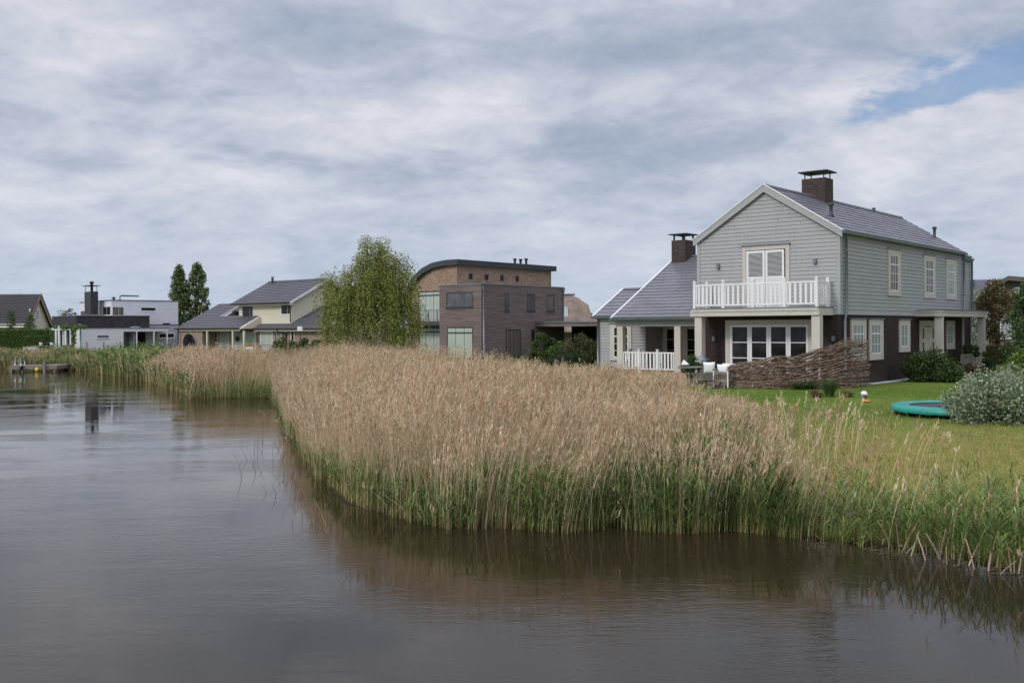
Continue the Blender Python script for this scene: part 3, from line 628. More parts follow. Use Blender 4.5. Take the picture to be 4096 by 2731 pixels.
    for x in (-5.38, -.55): MB().box(x, x + .31, -1.26, -.96, -.05, 2.70).build('column', TRIM, H)
    rail = thing_part('balcony_railing', H)
    posts = [-5.36, -4.10, -2.84, -1.57, -.33]
    def post(x, y): return MB().box(x - .05, x + .05, y - .05, y + .05, 3.0, 4.04).box(x - .065, x + .065, y - .065, y + .065, 4.04, 4.07).box(x - .04, x + .04, y - .04, y + .04, 4.07, 4.10)
    def panel(face, c, u0, u1, z0=3.10, z1=3.95):
        s = MB(); s.on(face, c, u0, u0 + .05, z0, z1, -.02, .02).on(face, c, u1 - .05, u1, z0, z1, -.02, .02).on(face, c, u0 + .05, u1 - .05, z1 - .06, z1, -.022, .022).on(face, c, u0 + .05, u1 - .05, z0, z0 + .06, -.022, .022)
        n = max(2, int((u1 - u0 - .1)/.175)); st = (u1 - u0 - .1)/n
        for i in range(n): uu = u0 + .05 + st*(i + .5); s.on(face, c, uu - .045, uu + .045, z0 + .06, z1 - .06, -.011, .011)
        return s
    for x in posts: post(x, -1.28).build('post', WHITE, rail)
    for y in (-.27,): post(-.33, y).build('post', WHITE, rail); post(-5.36, y).build('post', WHITE, rail)
    for a, b in zip(posts[:-1], posts[1:]): panel('F', -1.28, a + .055, b - .055).build('railing_panel', WHITE, rail)
    for x in (-.33, -5.36): panel('S', x, -1.22, -.33).build('railing_panel', WHITE, rail)
    # louvred balcony doors
    s = MB(); s.on('F', 0, -3.91, -3.75, 2.98, 5.46, -.02, .06).on('F', 0, -2.10, -1.94, 2.98, 5.46, -.02, .06).on('F', 0, -3.75, -2.10, 5.29, 5.46, -.02, .058); dw = s.build('balcony_door_surround', TRIM, H)
    MB().on('F', 0, -3.95, -1.90, 5.46, 5.50, -.02, .11).build('drip_cap', ZINC, dw)
    MB().on('F', 0, -3.75, -2.10, 2.98, 5.29, -.02, .008).build('door_glass', GLASSD, dw)
    for a, b in ((-3.73, -2.955), (-2.925, -2.15)):
        s = MB(); f = .085; z0, z1 = 3.02, 5.26
        s.on('F', 0, a, a + f, z0, z1, .03, .07).on('F', 0, b - f, b, z0, z1, .03, .07).on('F', 0, a + f, b - f, z1 - f, z1, .03, .069).on('F', 0, a + f, b - f, z0, z0 + .1, .03, .069).on('F', 0, a + f, b - f, 4.16, 4.24, .03, .069)
        for (p, q, k, w) in ((3.12, 4.16, 20, .030), (4.24, 5.175, 20, .016)):
            for i in range(k):
                z = p + (q - p)*(i + .5)/k; s.on('F', 0, a + f, b - f, z - w/2 if p > 4 else z - .022, z + w/2 if p > 4 else z + .022, .044, .060)
        s.build('louvred_door', WHITE, H)
    for y in (3.45, 4.0, 5.0): MB().on('F', 0, -2.14, -2.11, y, y + .08, .06, .085).build('hinge', BLACKM, dw)
    for u, z in ((-4.97, 4.73), (-.91, 4.75), (-5.21 + .02, 1.82)): lamp_box(H, 'F', -.03 if z > 3 else 0, u, z)
    lamp_box(H, 'F', 0, -.62 + .40, 1.83)
    # big garden doors
    s = MB(); s.on('F', 0, -4.68, -4.50, -.02, 2.55, -.02, .05).on('F', 0, -1.21, -1.03, -.02, 2.55, -.02, .05).on('F', 0, -4.50, -1.21, 2.38, 2.55, -.02, .048); dw = s.build('garden_door_surround', TRIM, H)
    xs = [-4.50, -3.64, -2.83, -2.025, -1.21]
    for a, b in zip(xs[:-1], xs[1:]):
        s = MB(); f = .11 if a != xs[0] else .12; z0, z1 = .02, 2.37
        s.on('F', 0, a + .004, a + f, z0, z1, -.02, .04).on('F', 0, b - .085, b - .004, z0, z1, -.02, .04).on('F', 0, a + f, b - .085, z1 - .10, z1, -.02, .038).on('F', 0, a + f, b - .085, z0, z0 + .16, -.02, .038)
        for z in (.45, 1.05, 1.67): s.on('F', 0, a + f, b - .085, z - .018, z + .018, -.02, .032)
        d = s.build('garden_door', WHITE, H); MB().on('F', 0, a + .05, b - .05, z0 + .05, z1 - .05, -.02, .012).build('pane', GLASS, d)
    # side wall windows
    for (a, b) in wins: window(H, 'S', 0, a + .28, b - .26, 3.74, 5.24, CURTB if a < 12 else CURT, (.27, .22, .21), mull=(.36, .64), bars=(.36, .68), top=4.83, topmull=(.36, .64), hood=True, d=.045)
    window(H, 'S', 0, 1.23, 2.33, 1.18, 2.37, CURT, (.22, .19, .24), mull=(.36, .64), bars=(.5,), top=1.98, topmull=(.36, .64), hood=True)
    window(H, 'S', 0, 3.12, 4.20, 1.18, 2.37, CURT, (.22, .19, .24), mull=(.36, .64), bars=(.5,), top=1.98, topmull=(.36, .64), hood=True)
    window(H, 'S', 0, 6.58, 7.42, 1.40, 2.36, CURT, (.23, .19, .22), mull=(.5,), bars=(.5,), hood=True)
    window(H, 'S', 0, 12.96, 13.80, 1.40, 2.34, CURT, (.22, .19, .22), mull=(.5,), bars=(.5,))
    s = MB(); s.on('S', 0, 8.98, 9.24, -.1, 2.52, -.02, .05).on('S', 0, 11.0, 11.26, -.1, 2.52, -.02, .05).on('S', 0, 9.24, 11.0, 2.28, 2.52, -.02, .048)
    s.on('S', 0, 9.24, 9.62, -.1, 2.28, -.02, .03).on('S', 0, 10.62, 11.0, -.1, 2.28, -.02, .03); fd = s.build('front_door', TRIM, H); MB().on('S', 0, 9.62, 10.62, 0, 2.24, -.02, .045).build('door_leaf', TRIM, fd)
    for u in (9.34, 10.72):
        for (z0, z1) in ((1.72, 2.16), (1.12, 1.55), (.66, 1.06), (.2, .6)): MB().on('S', 0, u, u + .18, z0, z1, -.01, .036).build('side_light', GLASSD, fd)
    # side porch
    s = MB(); s.box(-.02, 1.15, 8.33, 15.48, 2.70, 2.94).box(-.02, 1.18, 8.30, 15.52, 2.87, 2.96); s.build('porch_roof', TRIM, H); MB().box(.05, 1.21, 8.27, 15.55, 2.962, 2.985).build('porch_roof_edge', ZINC, H)
    for y in (8.48, 14.95): MB().box(.80, 1.10, y, y + .30, -.3, 2.70).build('column', TRIM, H)
    MB().box(.02, .10, 15.2, 15.34, -.1, 2.70).build('pilaster', TRIM, H)
    MB().box(.0, 1.25, 8.4, 15.6, -.5, .16).build('porch_floor', PAVE, H)
    panel('F', 15.1, .15, .80, .30, 1.10).build('porch_railing', WHITE, H)
    MB().on('S', 0, 5.05, 5.45, .10, .32, -.02, .06).build('air_grille', BLACKM, H)
    # ---- lower wing with open porch
    s = MB(); ye, zw = 3.0, 2.73
    s.boards('F', 5.2, -14.6, -11.75, .2, 2.75, .148, None, .03, .014, holes=[(-13.82, -12.58, .62, 2.45)])
    s.box(-14.6, -11.77, 5.2, 9.0, .0, 2.75)
    s.box(-11.79, -5.9, 6.67, 9.6, .0, 2.75); s.boards('S', -11.77, 5.2, 6.67, .2, 2.75, .148, None, .03, .014)
    s.boards('F', 6.67, -11.77, -5.9, .2, 2.75, .148, None, .03, .014, holes=[(-11.6, -9.9, .1, 2.3)])
    s.box(-12.22, -5.9, 3.30, 3.46, 2.32, 2.74); s.boards('F', 3.30, -12.22, -5.9, 2.34, 2.74, .148, None, .03, .014)
    s.box(-12.20, -5.9, 3.42, 9.6, 2.70, 2.78)
    s.prism([(3.4, 2.74), (9.0, 5.70), (14.6, 2.74)], 'x', -12.10, -5.9); s.prism([(5.3, 2.80), (7.75, 4.10), (10.2, 2.80)], 'x', -14.55, -11.7)
    s.build('wing_siding', SIDING, H)
    s = MB(); zrw = 5.90
    s.tiles((-12.24, 3.0, 2.74), (-5.92, 3.0, 2.74), (-5.92, 9.0, zrw), (-12.24, 9.0, zrw), 20, 20, .03, .10, .005)
    s.tiles((-5.92, 15, 2.74), (-12.24, 15, 2.74), (-12.24, 9.0, zrw), (-5.92, 9.0, zrw), 20, 1, .03, .10)
    s.tiles((-14.72, 5.0, 2.86), (-12.0, 5.0, 2.86), (-12.0, 7.75, 4.27), (-14.72, 7.75, 4.27), 8, 9, .03, .09, .005)
    s.tiles((-12.0, 10.5, 2.86), (-14.72, 10.5, 2.86), (-14.72, 7.75, 4.27), (-12.0, 7.75, 4.27), 8, 1, .03, .09)
    s.prism([(8.88, zrw), (9.0, zrw + .09), (9.12, zrw)], 'x', -11.4, -5.92); s.prism([(7.65, 4.28), (7.75, 4.36), (7.85, 4.28)], 'x', -14.7, -12)
    wr = s.build('wing_roof', TILE, H)
    s = MB()
    for (x, a, b, c_, d_) in ((-12.32, 2.96, 2.70, 9.0, 5.94), (-14.80, 4.96, 2.82, 7.75, 4.31)): s.prism([(a, b - .06), (a, b + .055), (c_, d_ + .045), (c_, d_ - .07)], 'x', x, x + .09)
    s.build('verge_trim', WHITE, H)
    s = MB(); s.prism([(2.86, 2.74), (3.02, 2.74), (3.0, 2.63), (2.90, 2.63)], 'x', -12.34, -5.7); s.prism([(4.86, 2.86), (5.02, 2.86), (5.0, 2.75), (4.90, 2.75)], 'x', -14.82, -12.2); s.build('gutter', ZINC, H)
    MB().tube([(-14.5, 5.08, 2.78), (-14.5, 5.08, .1)], .055, 10).build('downpipe', ZINC, H, True)
    ch = MB().box(-12.18, -11.38, 8.38, 9.45, 5.0, 6.74).build('chimney', BBRICK, wr); cap_on(ch, -12.18, -11.38, 8.38, 9.45, 6.74, .28, .12, .07)
    for x in (-12.10, -8.98): MB().box(x, x + .32, 3.22, 3.52, .2, 2.33).build('column', TRIM, H)
    window(H, 'F', 5.2, -13.61, -12.74, .80, 2.32, GLASS, (.20, .14, .16), mull=(.5,), bars=(.33, .66), top=1.85, hood=True, d=.045)
    for (a, b) in ((-11.50, -10.84), (-10.35, -9.70), (-9.2, -8.5)): window(H, 'F', 6.67, a + .02, b, .15, 2.25, GLASSD, (.14, .12, 0), bars=(.25, .50, .75), d=.045, framem=TRIM, fw=.07)
    pr = thing_part('porch_railing', H)
    for a, b in ((-11.78, -10.95), (-10.83, -9.95), (-9.83, -9.02)): panel('F', 3.28, a, b, .32, 1.14).build('railing_panel', WHITE, pr)
    for x in (-10.89, -9.89): MB().box(x - .05, x + .05, 3.22, 3.34, .22, 1.24).box(x - .065, x + .065, 3.2, 3.36, 1.24, 1.27).build('post', WHITE, pr)
    for y in (3.9,): MB().box(-11.9, -11.8, y, y + .1, .22, 1.24).box(-11.92, -11.78, y - .02, y + .12, 1.24, 1.27).build('post', WHITE, pr)
    MB().box(-12.4, -5.9, 3.05, 6.7, -.4, .22).build('porch_base', PAVE, H)
    # interior glimpses of curtain edges are part of the glass; drapes inside the garden doors
def thing_part(name, root):
    o = bpy.data.objects.new(name, None); COL.objects.link(o); o.parent = root; return o
grey_house()
def patio():
    pts = [M.w(x, y) for x, y in ((-8.6, 3.2), (-8.8, -.6), (-6.2, -2.55), (-3.1, -2.85), (-2.2, -2.3), (.05, -.4), (.05, 3.2))]
    s = MB(); s.prism([(p[0], p[1]) for p in pts], 'z', .5, .99); setting(s.build('patio', PAVE))
    s = MB(); s.prism([M.w(x, y)[:2] for x, y in ((.02, 2.4), (.42, 2.4), (.42, 8.6), (.02, 8.6))], 'z', .6, .975); o = s.build('gravel_strip', GRAVEL); setting(o)
patio()

# ------------------------------------------------------------------ garden things by the grey house
def woven_fence():
    A = Vector((8.13, 36.75)); B = Vector((13.0, 36.72)); t = thing('woven_fence', 'woven willow stick fence rising to the right beside the patio of the grey house', 'fence', (A.x, A.y, gz(A.x, A.y)))
    D = B - A; Ln = D.length
    def base(u): p = A + D*u; return Vector((p.x - A.x, p.y - A.y - .55*math.sin(math.pi*u)))
    def top(u): return .82 + .88*max(0, u)**.9 + .05*math.sin(u*9) + .035*math.sin(u*23 + 1) + .10*math.exp(-((u - .78)/.16)**2)
    ns = 11
    for i in range(ns):
        u = .03 + .94*i/(ns - 1); p = base(u); MB().tube([(p.x, p.y, -.1), (p.x + .01, p.y, top(u) + random.uniform(-.04, .05))], .016, 6).build('stake', STICK, t)
    s = MB(); rows = 66
    for r in range(rows):
        v = (r + .5)/rows; u = -.03 + random.uniform(-.22, 0); ph = r % 2
        while u < 1.0:
            ln = random.uniform(.22, .52); u0 = max(u, -.035 + random.uniform(-.01, .02)); u1 = min(u + ln, 1.02 + random.uniform(0, .03)); u += ln*random.uniform(.55, .80)
            if u1 - u0 < .06: continue
            pts = []; n = max(3, int((u1 - u0)*22)); dv = random.uniform(-.02, .02); dy = random.uniform(-.06, .05); tilt = random.gauss(.02, .07)*(1 if v > .25 else .3)
            for j in range(n + 1):
                uu = u0 + (u1 - u0)*j/n; p = base(uu); k = math.sin((uu - .03)/.94*(ns - 1)*math.pi + ph*math.pi)
                zz = (v + dv + tilt*(j/n - .5))*top(uu) + random.uniform(-.013, .013); pts.append((p.x, p.y - k*.04 + dy, max(.01, zz)))
            r0 = random.uniform(.013, .023); s.tube(pts, [r0*(1 - .5*j/n) for j in range(n + 1)], 5)
    s.build('woven_sticks', STICK, t)
woven_fence()
def cushion(name, label, x, y, z, w, h, th, rz, tilt, m=FABW):
    s = MB(); n = 8; k = 0
    for side in (1, -1):
        for i in range(n + 1):
            for j in range(n + 1):
                a, b = 2*i/n - 1, 2*j/n - 1; pin = 1 - .10*(1 - a*a*b*b) * (abs(a)**4 + abs(b)**4)*.5
                f = ((1 - a**4)*(1 - b**4))**.6; s.v.append((a*w/2*(1 - .07*(1 - b*b)*0) * (1 - .09*(1 - abs(b)**2)*abs(a)**3), side*th/2*f, h/2 + b*h/2*(1 - .09*(1 - abs(a)**2)*abs(b)**3)))
        for i in range(n):
            for j in range(n):
                q = k + i*(n + 1) + j; F = (q, q + 1, q + n + 2, q + n + 1); s.f.append(F if side > 0 else F[::-1])
        k += (n + 1)**2
    o = s.build(name, m, None, True, (x, y, z)); o.rotation_euler = (R(tilt), 0, rz); return tag(o, label, 'pillow')
def furniture():
    pz = .99
    # armchair: white frame, wooden arms, taupe seat
    t = thing('garden_armchair', 'white framed armchair with taupe seat at the left end of the woven fence', 'armchair', (7.86, 36.85, pz), R(-40))
    for x in (-.29, .29):
        for y in (-.30, .30): MB().box(x - .02, x + .02, y - .02, y + .02, 0, .64).build('leg', WHITE, t)
        MB().box(x - .05, x + .05, -.36, .36, .64, .67).build('armrest', WOODG, t)
    MB().box(-.27, .27, -.30, .28, .25, .30).box(-.27, .27, -.32, -.30, .20, .31).box(-.27, .27, -.31, -.29, .48, .55).box(.30, .31, -.28, .28, .25, .31).box(.30, .31, -.28, .28, .47, .54).build('seat_frame', WOODG, t)
    MB().box(-.26, .26, -.28, .26, .301, .44).build('seat_cushion', TAUPE, t)
    MB().prism([(.24, .44), (.30, .44), (.40, .86), (.34, .86)], 'x', -.27, .27).build('backrest', WHITE, t)
    cushion('pillow', 'low white pillow lying on the seat of the white garden armchair', 7.80, 36.93, pz + .50, .48, .34, .17, R(-38), -6)
    # low sofa with taupe base
    t = thing('garden_sofa', 'low taupe cushioned garden sofa beside the left balcony column', 'sofa', (7.52, 37.75, pz), R(-40))
    for x in (-.55, .55):
        for y in (-.3, .3): MB().box(x - .025, x + .025, y - .025, y + .025, 0, .22).build('leg', WOODG, t)
    MB().box(-.60, .60, -.35, .35, .22, .27).build('seat_frame', WOODG, t); MB().box(-.58, .58, -.34, .33, .272, .46).build('seat_cushion', TAUPE, t); MB().box(-.58, .58, .22, .34, .462, .62).build('back_cushion', TAUPE, t)
    cushion('pillow', 'upright square white pillow on the low sofa, left of the armchair', 7.42, 37.45, pz + .46, .46, .46, .18, R(-25), 8)
    t = thing('garden_sofa', 'garden sofa with white pillows hidden behind the woven fence', 'sofa', (9.55, 37.45, pz), R(-8))
    MB().box(-.9, .9, -.3, .4, .05, .30).build('seat_frame', WOODG, t); MB().box(-.88, .88, -.3, .38, .302, .44).build('seat_cushion', TAUPE, t)
    for x in (-.85, .85):
        for y in (-.25, .35): MB().box(x - .02, x + .02, y - .02, y + .02, 0, .05).build('leg', WOODG, t)
    for i, (x, lb) in enumerate(((8.62, 'white pillow peeking over the low left end of the woven fence'), (9.35, 'second white pillow, seen through gaps in the middle of the woven fence'))): cushion('pillow', lb, x, 37.25, pz + .40, .52, .44, .18, R(-12), 12)
    # wrought iron table
    t = thing('iron_table', 'grey garden table on curved wrought iron legs at the patio edge', 'table', (6.55, 36.6, gz(6.55, 36.6)), R(-12))
    MB().lathe(0, 0, [(.46, .78), (.48, .785), (.48, .815), (.46, .82)], 28).build('table_top', ZINC, t, False)
    for i in range(4):
        a = i*math.pi/2 + .1; s = MB(); s.tube([(math.cos(a)*r, math.sin(a)*r, z) for r, z in ((.44, .78), (.30, .68), (.16, .52), (.12, .40), (.16, .26), (.30, .10), (.42, 0))], .012, 6); s.build('leg', BLACKM, t)
    MB().tube([(math.cos(q)*.13, math.sin(q)*.13, .40) for q in [i*math.pi/5 for i in range(11)]], .012, 6, False).build('ring', BLACKM, t)
    z = gz(6.55, 36.6) + .82
    tag(MB().ball((0, 0, .025), (.19, .14, .025)).ball((.02, 0, .065), (.17, .12, .02)).build('stacked_trays', WOODB, None, True, (6.30, 36.45, z)), 'low stack of brown trays on the iron table', 'tray')
    tag(MB().add([(-.13, -.08, 0), (.17, -.08, 0), (.12, .08, 0), (-.09, .08, 0), (-.03, 0, .17), (.01, .02, .16)], [(0, 1, 4), (1, 5, 4), (1, 2, 5), (2, 3, 5), (3, 4, 5), (3, 0, 4), (0, 3, 2, 1)]).build('napkin', FABW, None, False, (6.30, 36.45, z + .085)), 'folded white napkin standing on the brown trays', 'napkin')
    # potted conifer and lantern behind the table
    t = thing('potted_conifer', 'bushy green conifer in a dark pot behind the iron table', 'potted plant', (6.95, 38.6, .99)); MB().lathe(0, 0, [(.16, 0), (.22, .38), (.24, .40), (.20, .40)], 16).build('pot', DARKM, t, True)
    leaves('foliage', blob_points(1500, [(0, 0, .60), (-.12, .05, .62), (0, 0, .85), (.02, 0, 1.02), (.22, 0, .72)], (.20, .20, .17), .2), .07, [(.03, .08, .02), (.05, .11, .03)], t)
    t = thing('patio_fire_bowl', 'grey lantern with a conical hood between conifer and balcony column', 'lantern', (7.42, 38.9, .99)); MB().lathe(0, 0, [(.30, .92), (.30, .94), (.06, 1.12), (.03, 1.20)], 18).build('hood', ZINC, t, True); MB().lathe(0, 0, [(.2, .0), (.2, .55), (.24, .60), (.24, .66)], 16).build('bowl', ZINC, t, True)
    for i in range(4): a = i*math.pi/2; MB().tube([(math.cos(a)*.22, math.sin(a)*.22, .6), (math.cos(a)*.24, math.sin(a)*.24, .93)], .01, 5).build('strut', BLACKM, t)
    # ball
    x, y = 11.13, 31.5; s = NT('striped_ball'); sp = s.n('ShaderNodeSeparateXYZ'); s.L.new(s.obj(), sp.inputs[0])
    low = s.math('LESS_THAN', s.math('ADD', sp.outputs[2], s.math('MULTIPLY', sp.outputs[0], .3)), -.005); red = s.math('MULTIPLY', low, s.math('GREATER_THAN', s.math('SUBTRACT', sp.outputs[0], sp.outputs[1]), .06)); st = s.math('GREATER_THAN', s.math('SINE', s.math('MULTIPLY', sp.outputs[0], 120)), .3)
    c = s.mix(low, (.8, .8, .78, 1), (.03, .26, .42, 1)); c = s.mix(s.math('MULTIPLY', low, s.math('MULTIPLY', st, .6)), c, (.8, .8, .78, 1)); c = s.mix(red, c, (.5, .04, .08, 1)); s.L.new(c, s.b.inputs['Base Color']); s.b.inputs['Roughness'].default_value = .35
    tag(MB().ball((0, 0, 0), .11, 20, 14).build('beach_ball', s.m, None, True, (x, y, gz(x, y) + .115)), 'white blue and red ball lying on the lawn', 'ball')
    x, y = 10.72, 30.1; tag(MB().lathe(0, 0, [(.05, .0), (.11, .01), (.12, .025), (.07, .045), (.02, .05)], 18).build('frisbee', mat('orange_plastic', (.75, .22, .08), .4), None, True, (x, y, gz(x, y) + .015)), 'small orange toy disc on the lawn in front of the ball', 'toy')
    # trampoline
    x, y = 11.50, 25.5; t = thing('trampoline', 'low round trampoline with teal edge pad and black mat on the lawn', 'trampoline', (x, y, gz(x, y) - .10))
    prof = [(1.24, .30), (1.26, .33), (1.42, .355), (1.60, .34), (1.68, .30), (1.69, .20), (1.67, .17), (1.60, .20), (1.30, .27)]; s = MB(); n = 72; k = 0
    for i, (r, z) in enumerate(prof):
        for j in range(n): a = 2*math.pi*j/n; w = (.012*math.sin(j*2.7) + .008*math.sin(j*5.1)) if r > 1.5 else 0; s.v.append(((r + w)*math.cos(a), (r + w)*math.sin(a), z + w*.8))
    for i in range(len(prof)):
        for j in range(n): b = (i + 1) % len(prof); s.f.append((i*n + j, i*n + (j + 1) % n, b*n + (j + 1) % n, b*n + j))
    s.build('edge_pad', TEAL, t, True)
    MB().lathe(0, 0, [(1.30, .285), (1.24, .29), (.6, .272), (.05, .268)], 48).build('jump_mat', mat('black_woven_mat', (.028, .028, .034), .55), t)
    MB().tube([(1.52*math.cos(q), 1.52*math.sin(q), .20) for q in [i*2*math.pi/40 for i in range(41)]], .02, 6).build('steel_ring', ZINC, t, True)
    for i in range(8): a = i*math.pi/4 + .2; MB().tube([(1.52*math.cos(a), 1.52*math.sin(a), .20), (1.52*math.cos(a), 1.52*math.sin(a), -.05)], .018, 6).build('leg', ZINC, t)
furniture()
# grass tussock and purple plants in the lawn
def tussock(name, label, x, y, n, h, cols, spread, cat='plant'):
    t = thing(name, label, cat, (x, y, gz(x, y))); a = RNG.uniform(0, 6.28, n); r = spread*.35*np.sqrt(RNG.uniform(0, 1, n)); B = np.stack([np.cos(a)*r, np.sin(a)*r, np.full(n, -.02)], 1)
    H = RNG.uniform(.5, 1., n)*h; lean = np.stack([np.cos(a), np.sin(a)], 1)*(RNG.uniform(.1, .9, n)*spread)[:, None]
    V, T = ribbons(B, H, lean, np.full(n, .018), a + math.pi/2, 4); c = jitter_cols(n, cols, .2); quads('blades', V, np.concatenate([c]*4), LEAF, t); return t
tussock('grass_tussock', 'tall dark green grass tussock in the lawn before the woven fence', 10.2, 32.0, 420, .62, [(.05, .10, .025), (.09, .14, .04)], .36)
PURP = [(.14, .06, .06), (.20, .10, .09), (.09, .08, .04)]
shrub('low_purple_plant', 'low reddish purple plant left of the grass tussock', 'plant', 9.72, 31.8, .24, .22, .28, 330, .055, PURP, 8, group=None)
shrub('low_purple_plant', 'low reddish purple plant right of the grass tussock', 'plant', 10.72, 31.8, .22, .2, .26, 260, .055, PURP, 8)
x, y = 10.9, 35.2
tussock('grass_tussock', 'rough dark grass growing at the foot of the woven fence', 10.5, 35.85, 500, .40, [(.04, .085, .02), (.07, .12, .03)], .8)
# shrubs
DG = [(.042, .08, .02), (.07, .115, .03), (.03, .055, .016), (.10, .15, .045)]
shrub('evergreen_shrub', 'rounded glossy dark green shrub against the brick wall by the side porch', 'shrub', 17.15, 40.6, 1.30, 1.0, 1.32, 6500, .125, DG, 26, .93)
shrub('bronze_shrub', 'small bronze leaved shrub at the foot of the right porch column', 'shrub', 20.3, 43.6, .80, .6, .72, 1500, .08, [(.09, .06, .03), (.06, .06, .03), (.14, .09, .05)], 10, .93)
def flowers(t, c, rr):
    P = blob_points(1900, c, (rr*1.06, rr*1.06, rr), .85); leaves('blossom', P, .055, [(.46, .47, .40), (.42, .35, .27), (.52, .52, .47)], t, 1.3, .12)
VAR = [(.25, .31, .18), (.16, .225, .11), (.36, .41, .28), (.10, .15, .065)]
shrub('variegated_shrub', 'large white and green variegated shrub in front of the trampoline, left half of the pair', 'shrub', 11.55, 23.7, 1.35, 1.0, 1.22, 11000, .075, VAR, 26, extra=flowers)
shrub('variegated_shrub', 'taller white and green variegated shrub cut by the right picture edge', 'shrub', 13.0, 24.1, 1.35, 1.0, 1.52, 11000, .075, VAR, 26, extra=flowers)
def right_side():
    tree('silver_leaf_tree', 'slender tree with silvery grey green leaves seen behind the side porch', 28.1, 60, [(0, 0, 3.9), (-.5, 0, 3.4), (.4, 0, 3.4), (-.3, .2, 2.7), (.3, 0, 2.4), (0, 0, 1.8), (-.5, 0, 1.6)], (.55, .55, .55), 4200, .12, [(.28, .33, .24), (.16, .21, .13), (.38, .42, .34)], .09)
    tree('copper_maple', 'young tree with copper brown leaves between porch column and green tree', 24.2, 50, [(0, 0, 4.2), (-.3, 0, 3.6), (.35, 0, 3.7), (.8, 0, 3.4), (-.5, 0, 3.3), (0, 0, 2.9), (.6, 0, 2.7), (-.2, 0, 2.2), (.1, 0, 1.7)], (.48, .45, .42), 4200, .12, [(.15, .085, .03), (.11, .095, .03), (.17, .10, .035), (.08, .10, .03)], .07)
    cl = [(random.uniform(-1.6, 2.4), random.uniform(-1, 1), random.uniform(1.0, 3.9)) for i in range(34)]; cl = [(x, y, z) for x, y, z in cl if z < 4.1 - max(0, -x - .2)*1.3] + [(0, 0, 4.1), (.6, 0, 4.2), (-.5, 0, 3.7)]
    tree('broad_green_tree', 'broad bushy green tree filling the upper right behind the lawn', 24.2, 46, cl, (.62, .6, .5), 13000, .15, [(.09, .14, .045), (.055, .10, .03), (.16, .21, .09), (.04, .075, .022)], .12)
    shrub('light_green_bush', 'light yellow green bush at the right edge above the variegated shrub', 'shrub', 19.9, 38, .95, .9, 1.85, 3600, .12, [(.15, .22, .04), (.10, .16, .03), (.21, .26, .07)], 16, lift=.35)
    shrub('small_leafy_shrub', 'small dark green plant just right of the outer porch column', 'shrub', 22.2, 46.5, .35, .35, 1.15, 900, .11, DG, 8)
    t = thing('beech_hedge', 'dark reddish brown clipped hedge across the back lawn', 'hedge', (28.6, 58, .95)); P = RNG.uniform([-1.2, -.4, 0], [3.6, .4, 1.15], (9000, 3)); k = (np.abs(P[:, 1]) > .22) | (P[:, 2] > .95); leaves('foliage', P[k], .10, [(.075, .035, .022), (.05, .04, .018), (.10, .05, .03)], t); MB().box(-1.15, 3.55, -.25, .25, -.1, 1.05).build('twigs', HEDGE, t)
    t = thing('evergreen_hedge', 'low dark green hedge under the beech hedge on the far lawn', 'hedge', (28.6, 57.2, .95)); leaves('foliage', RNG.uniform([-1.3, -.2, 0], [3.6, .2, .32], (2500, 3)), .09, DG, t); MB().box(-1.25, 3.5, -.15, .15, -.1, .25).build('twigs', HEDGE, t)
    shrub('potted_plant', 'leafy green plant on the side porch between the two columns', 'plant', *M.w(.75, 11.0)[:2], .45, .4, .95, 1300, .10, DG, 8, 1.15)
    shrub('potted_plant', 'dark green plant standing on the white railing side of the porch', 'plant', *M.w(.62, 14.3)[:2], .42, .4, 1.35, 1500, .09, DG, 9, 1.09, lift=.6)
    f = M.w(.70, 12.6); t = thing('wooden_bench', 'weathered wooden slatted bench on the side porch behind the evergreen shrub', 'bench', (f[0], f[1], 1.09), -R(40))
    MB().box(-.25, .25, -.9, .9, .38, .43).build('seat', WOODG, t)
    s = MB().box(.25, .29, -.9, .9, .74, .82).box(.25, .29, -.9, .9, .40, .45)
    for i in range(11): y = -.8 + i*.16; s.box(.26, .28, y - .04, y + .04, .45, .74)
    s.build('backrest', WOODG, t)
    for x in (-.22, .27):
        for y in (-.86, .86): MB().box(x - .03, x + .03, y - .03, y + .03, 0, .38 if x < 0 else .78).build('leg', WOODG, t)
    # brown neighbour house
    N = Fr(39.0, 80.0, 25, .95); Hh = house('gabled_house', N, 'dark grey brown gabled house at the right edge behind the trees')
    s = MB(); s.box(-.5, 9, 0, 9, -.2, 4.6); s.prism([(-1.7, 4.4), (.8, 5.88), (9, 4.95), (9, 3.9), (-1.7, 3.9)], 'y', .05, 7.4); s.boards('F', 0, -.5, 9, .2, 4.6, .2, None, .03, .02); s.build('wall', BROWNB, Hh)
    s = MB(); s.tiles((-3.6, -1.0, 3.7), (-.4, -1.0, 3.7), (-.4, 6, 6.25), (-3.6, 6, 6.25), 14, 1, .04, .14); s.tiles((-6.8, -2.4, 5.55), (-3.2, -1.4, 4.85), (-1.6, 5, 6.2), (-6.8, 5, 6.45), 13, 1, .05, .16); s.build('roof', TILE2, Hh)
    s = MB(); s.prism([(-2.0, 4.75), (.8, 6.22), (9.5, 5.2), (9.5, 4.85), (.8, 5.86), (-1.9, 4.40)], 'y', -.7, 7.5); s.build('gable_roof', BROWNB, Hh)
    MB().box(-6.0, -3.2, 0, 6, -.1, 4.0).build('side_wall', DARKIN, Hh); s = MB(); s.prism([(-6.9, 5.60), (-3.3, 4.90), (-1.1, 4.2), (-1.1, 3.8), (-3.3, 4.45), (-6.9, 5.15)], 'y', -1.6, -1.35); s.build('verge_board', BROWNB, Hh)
    for (a, b, c_, d_) in ((.1, .5, 4.8, 5.35), (1.25, 1.6, 4.7, 5.3), (-1.6, -1.2, 1.2, 2.6), (.2, 1.0, 1.2, 3.2), (3.0, 4.0, 1.0, 3.0)): window(Hh, 'F', 0, a, b, c_, d_, CURT, fw=.06, d=.06)
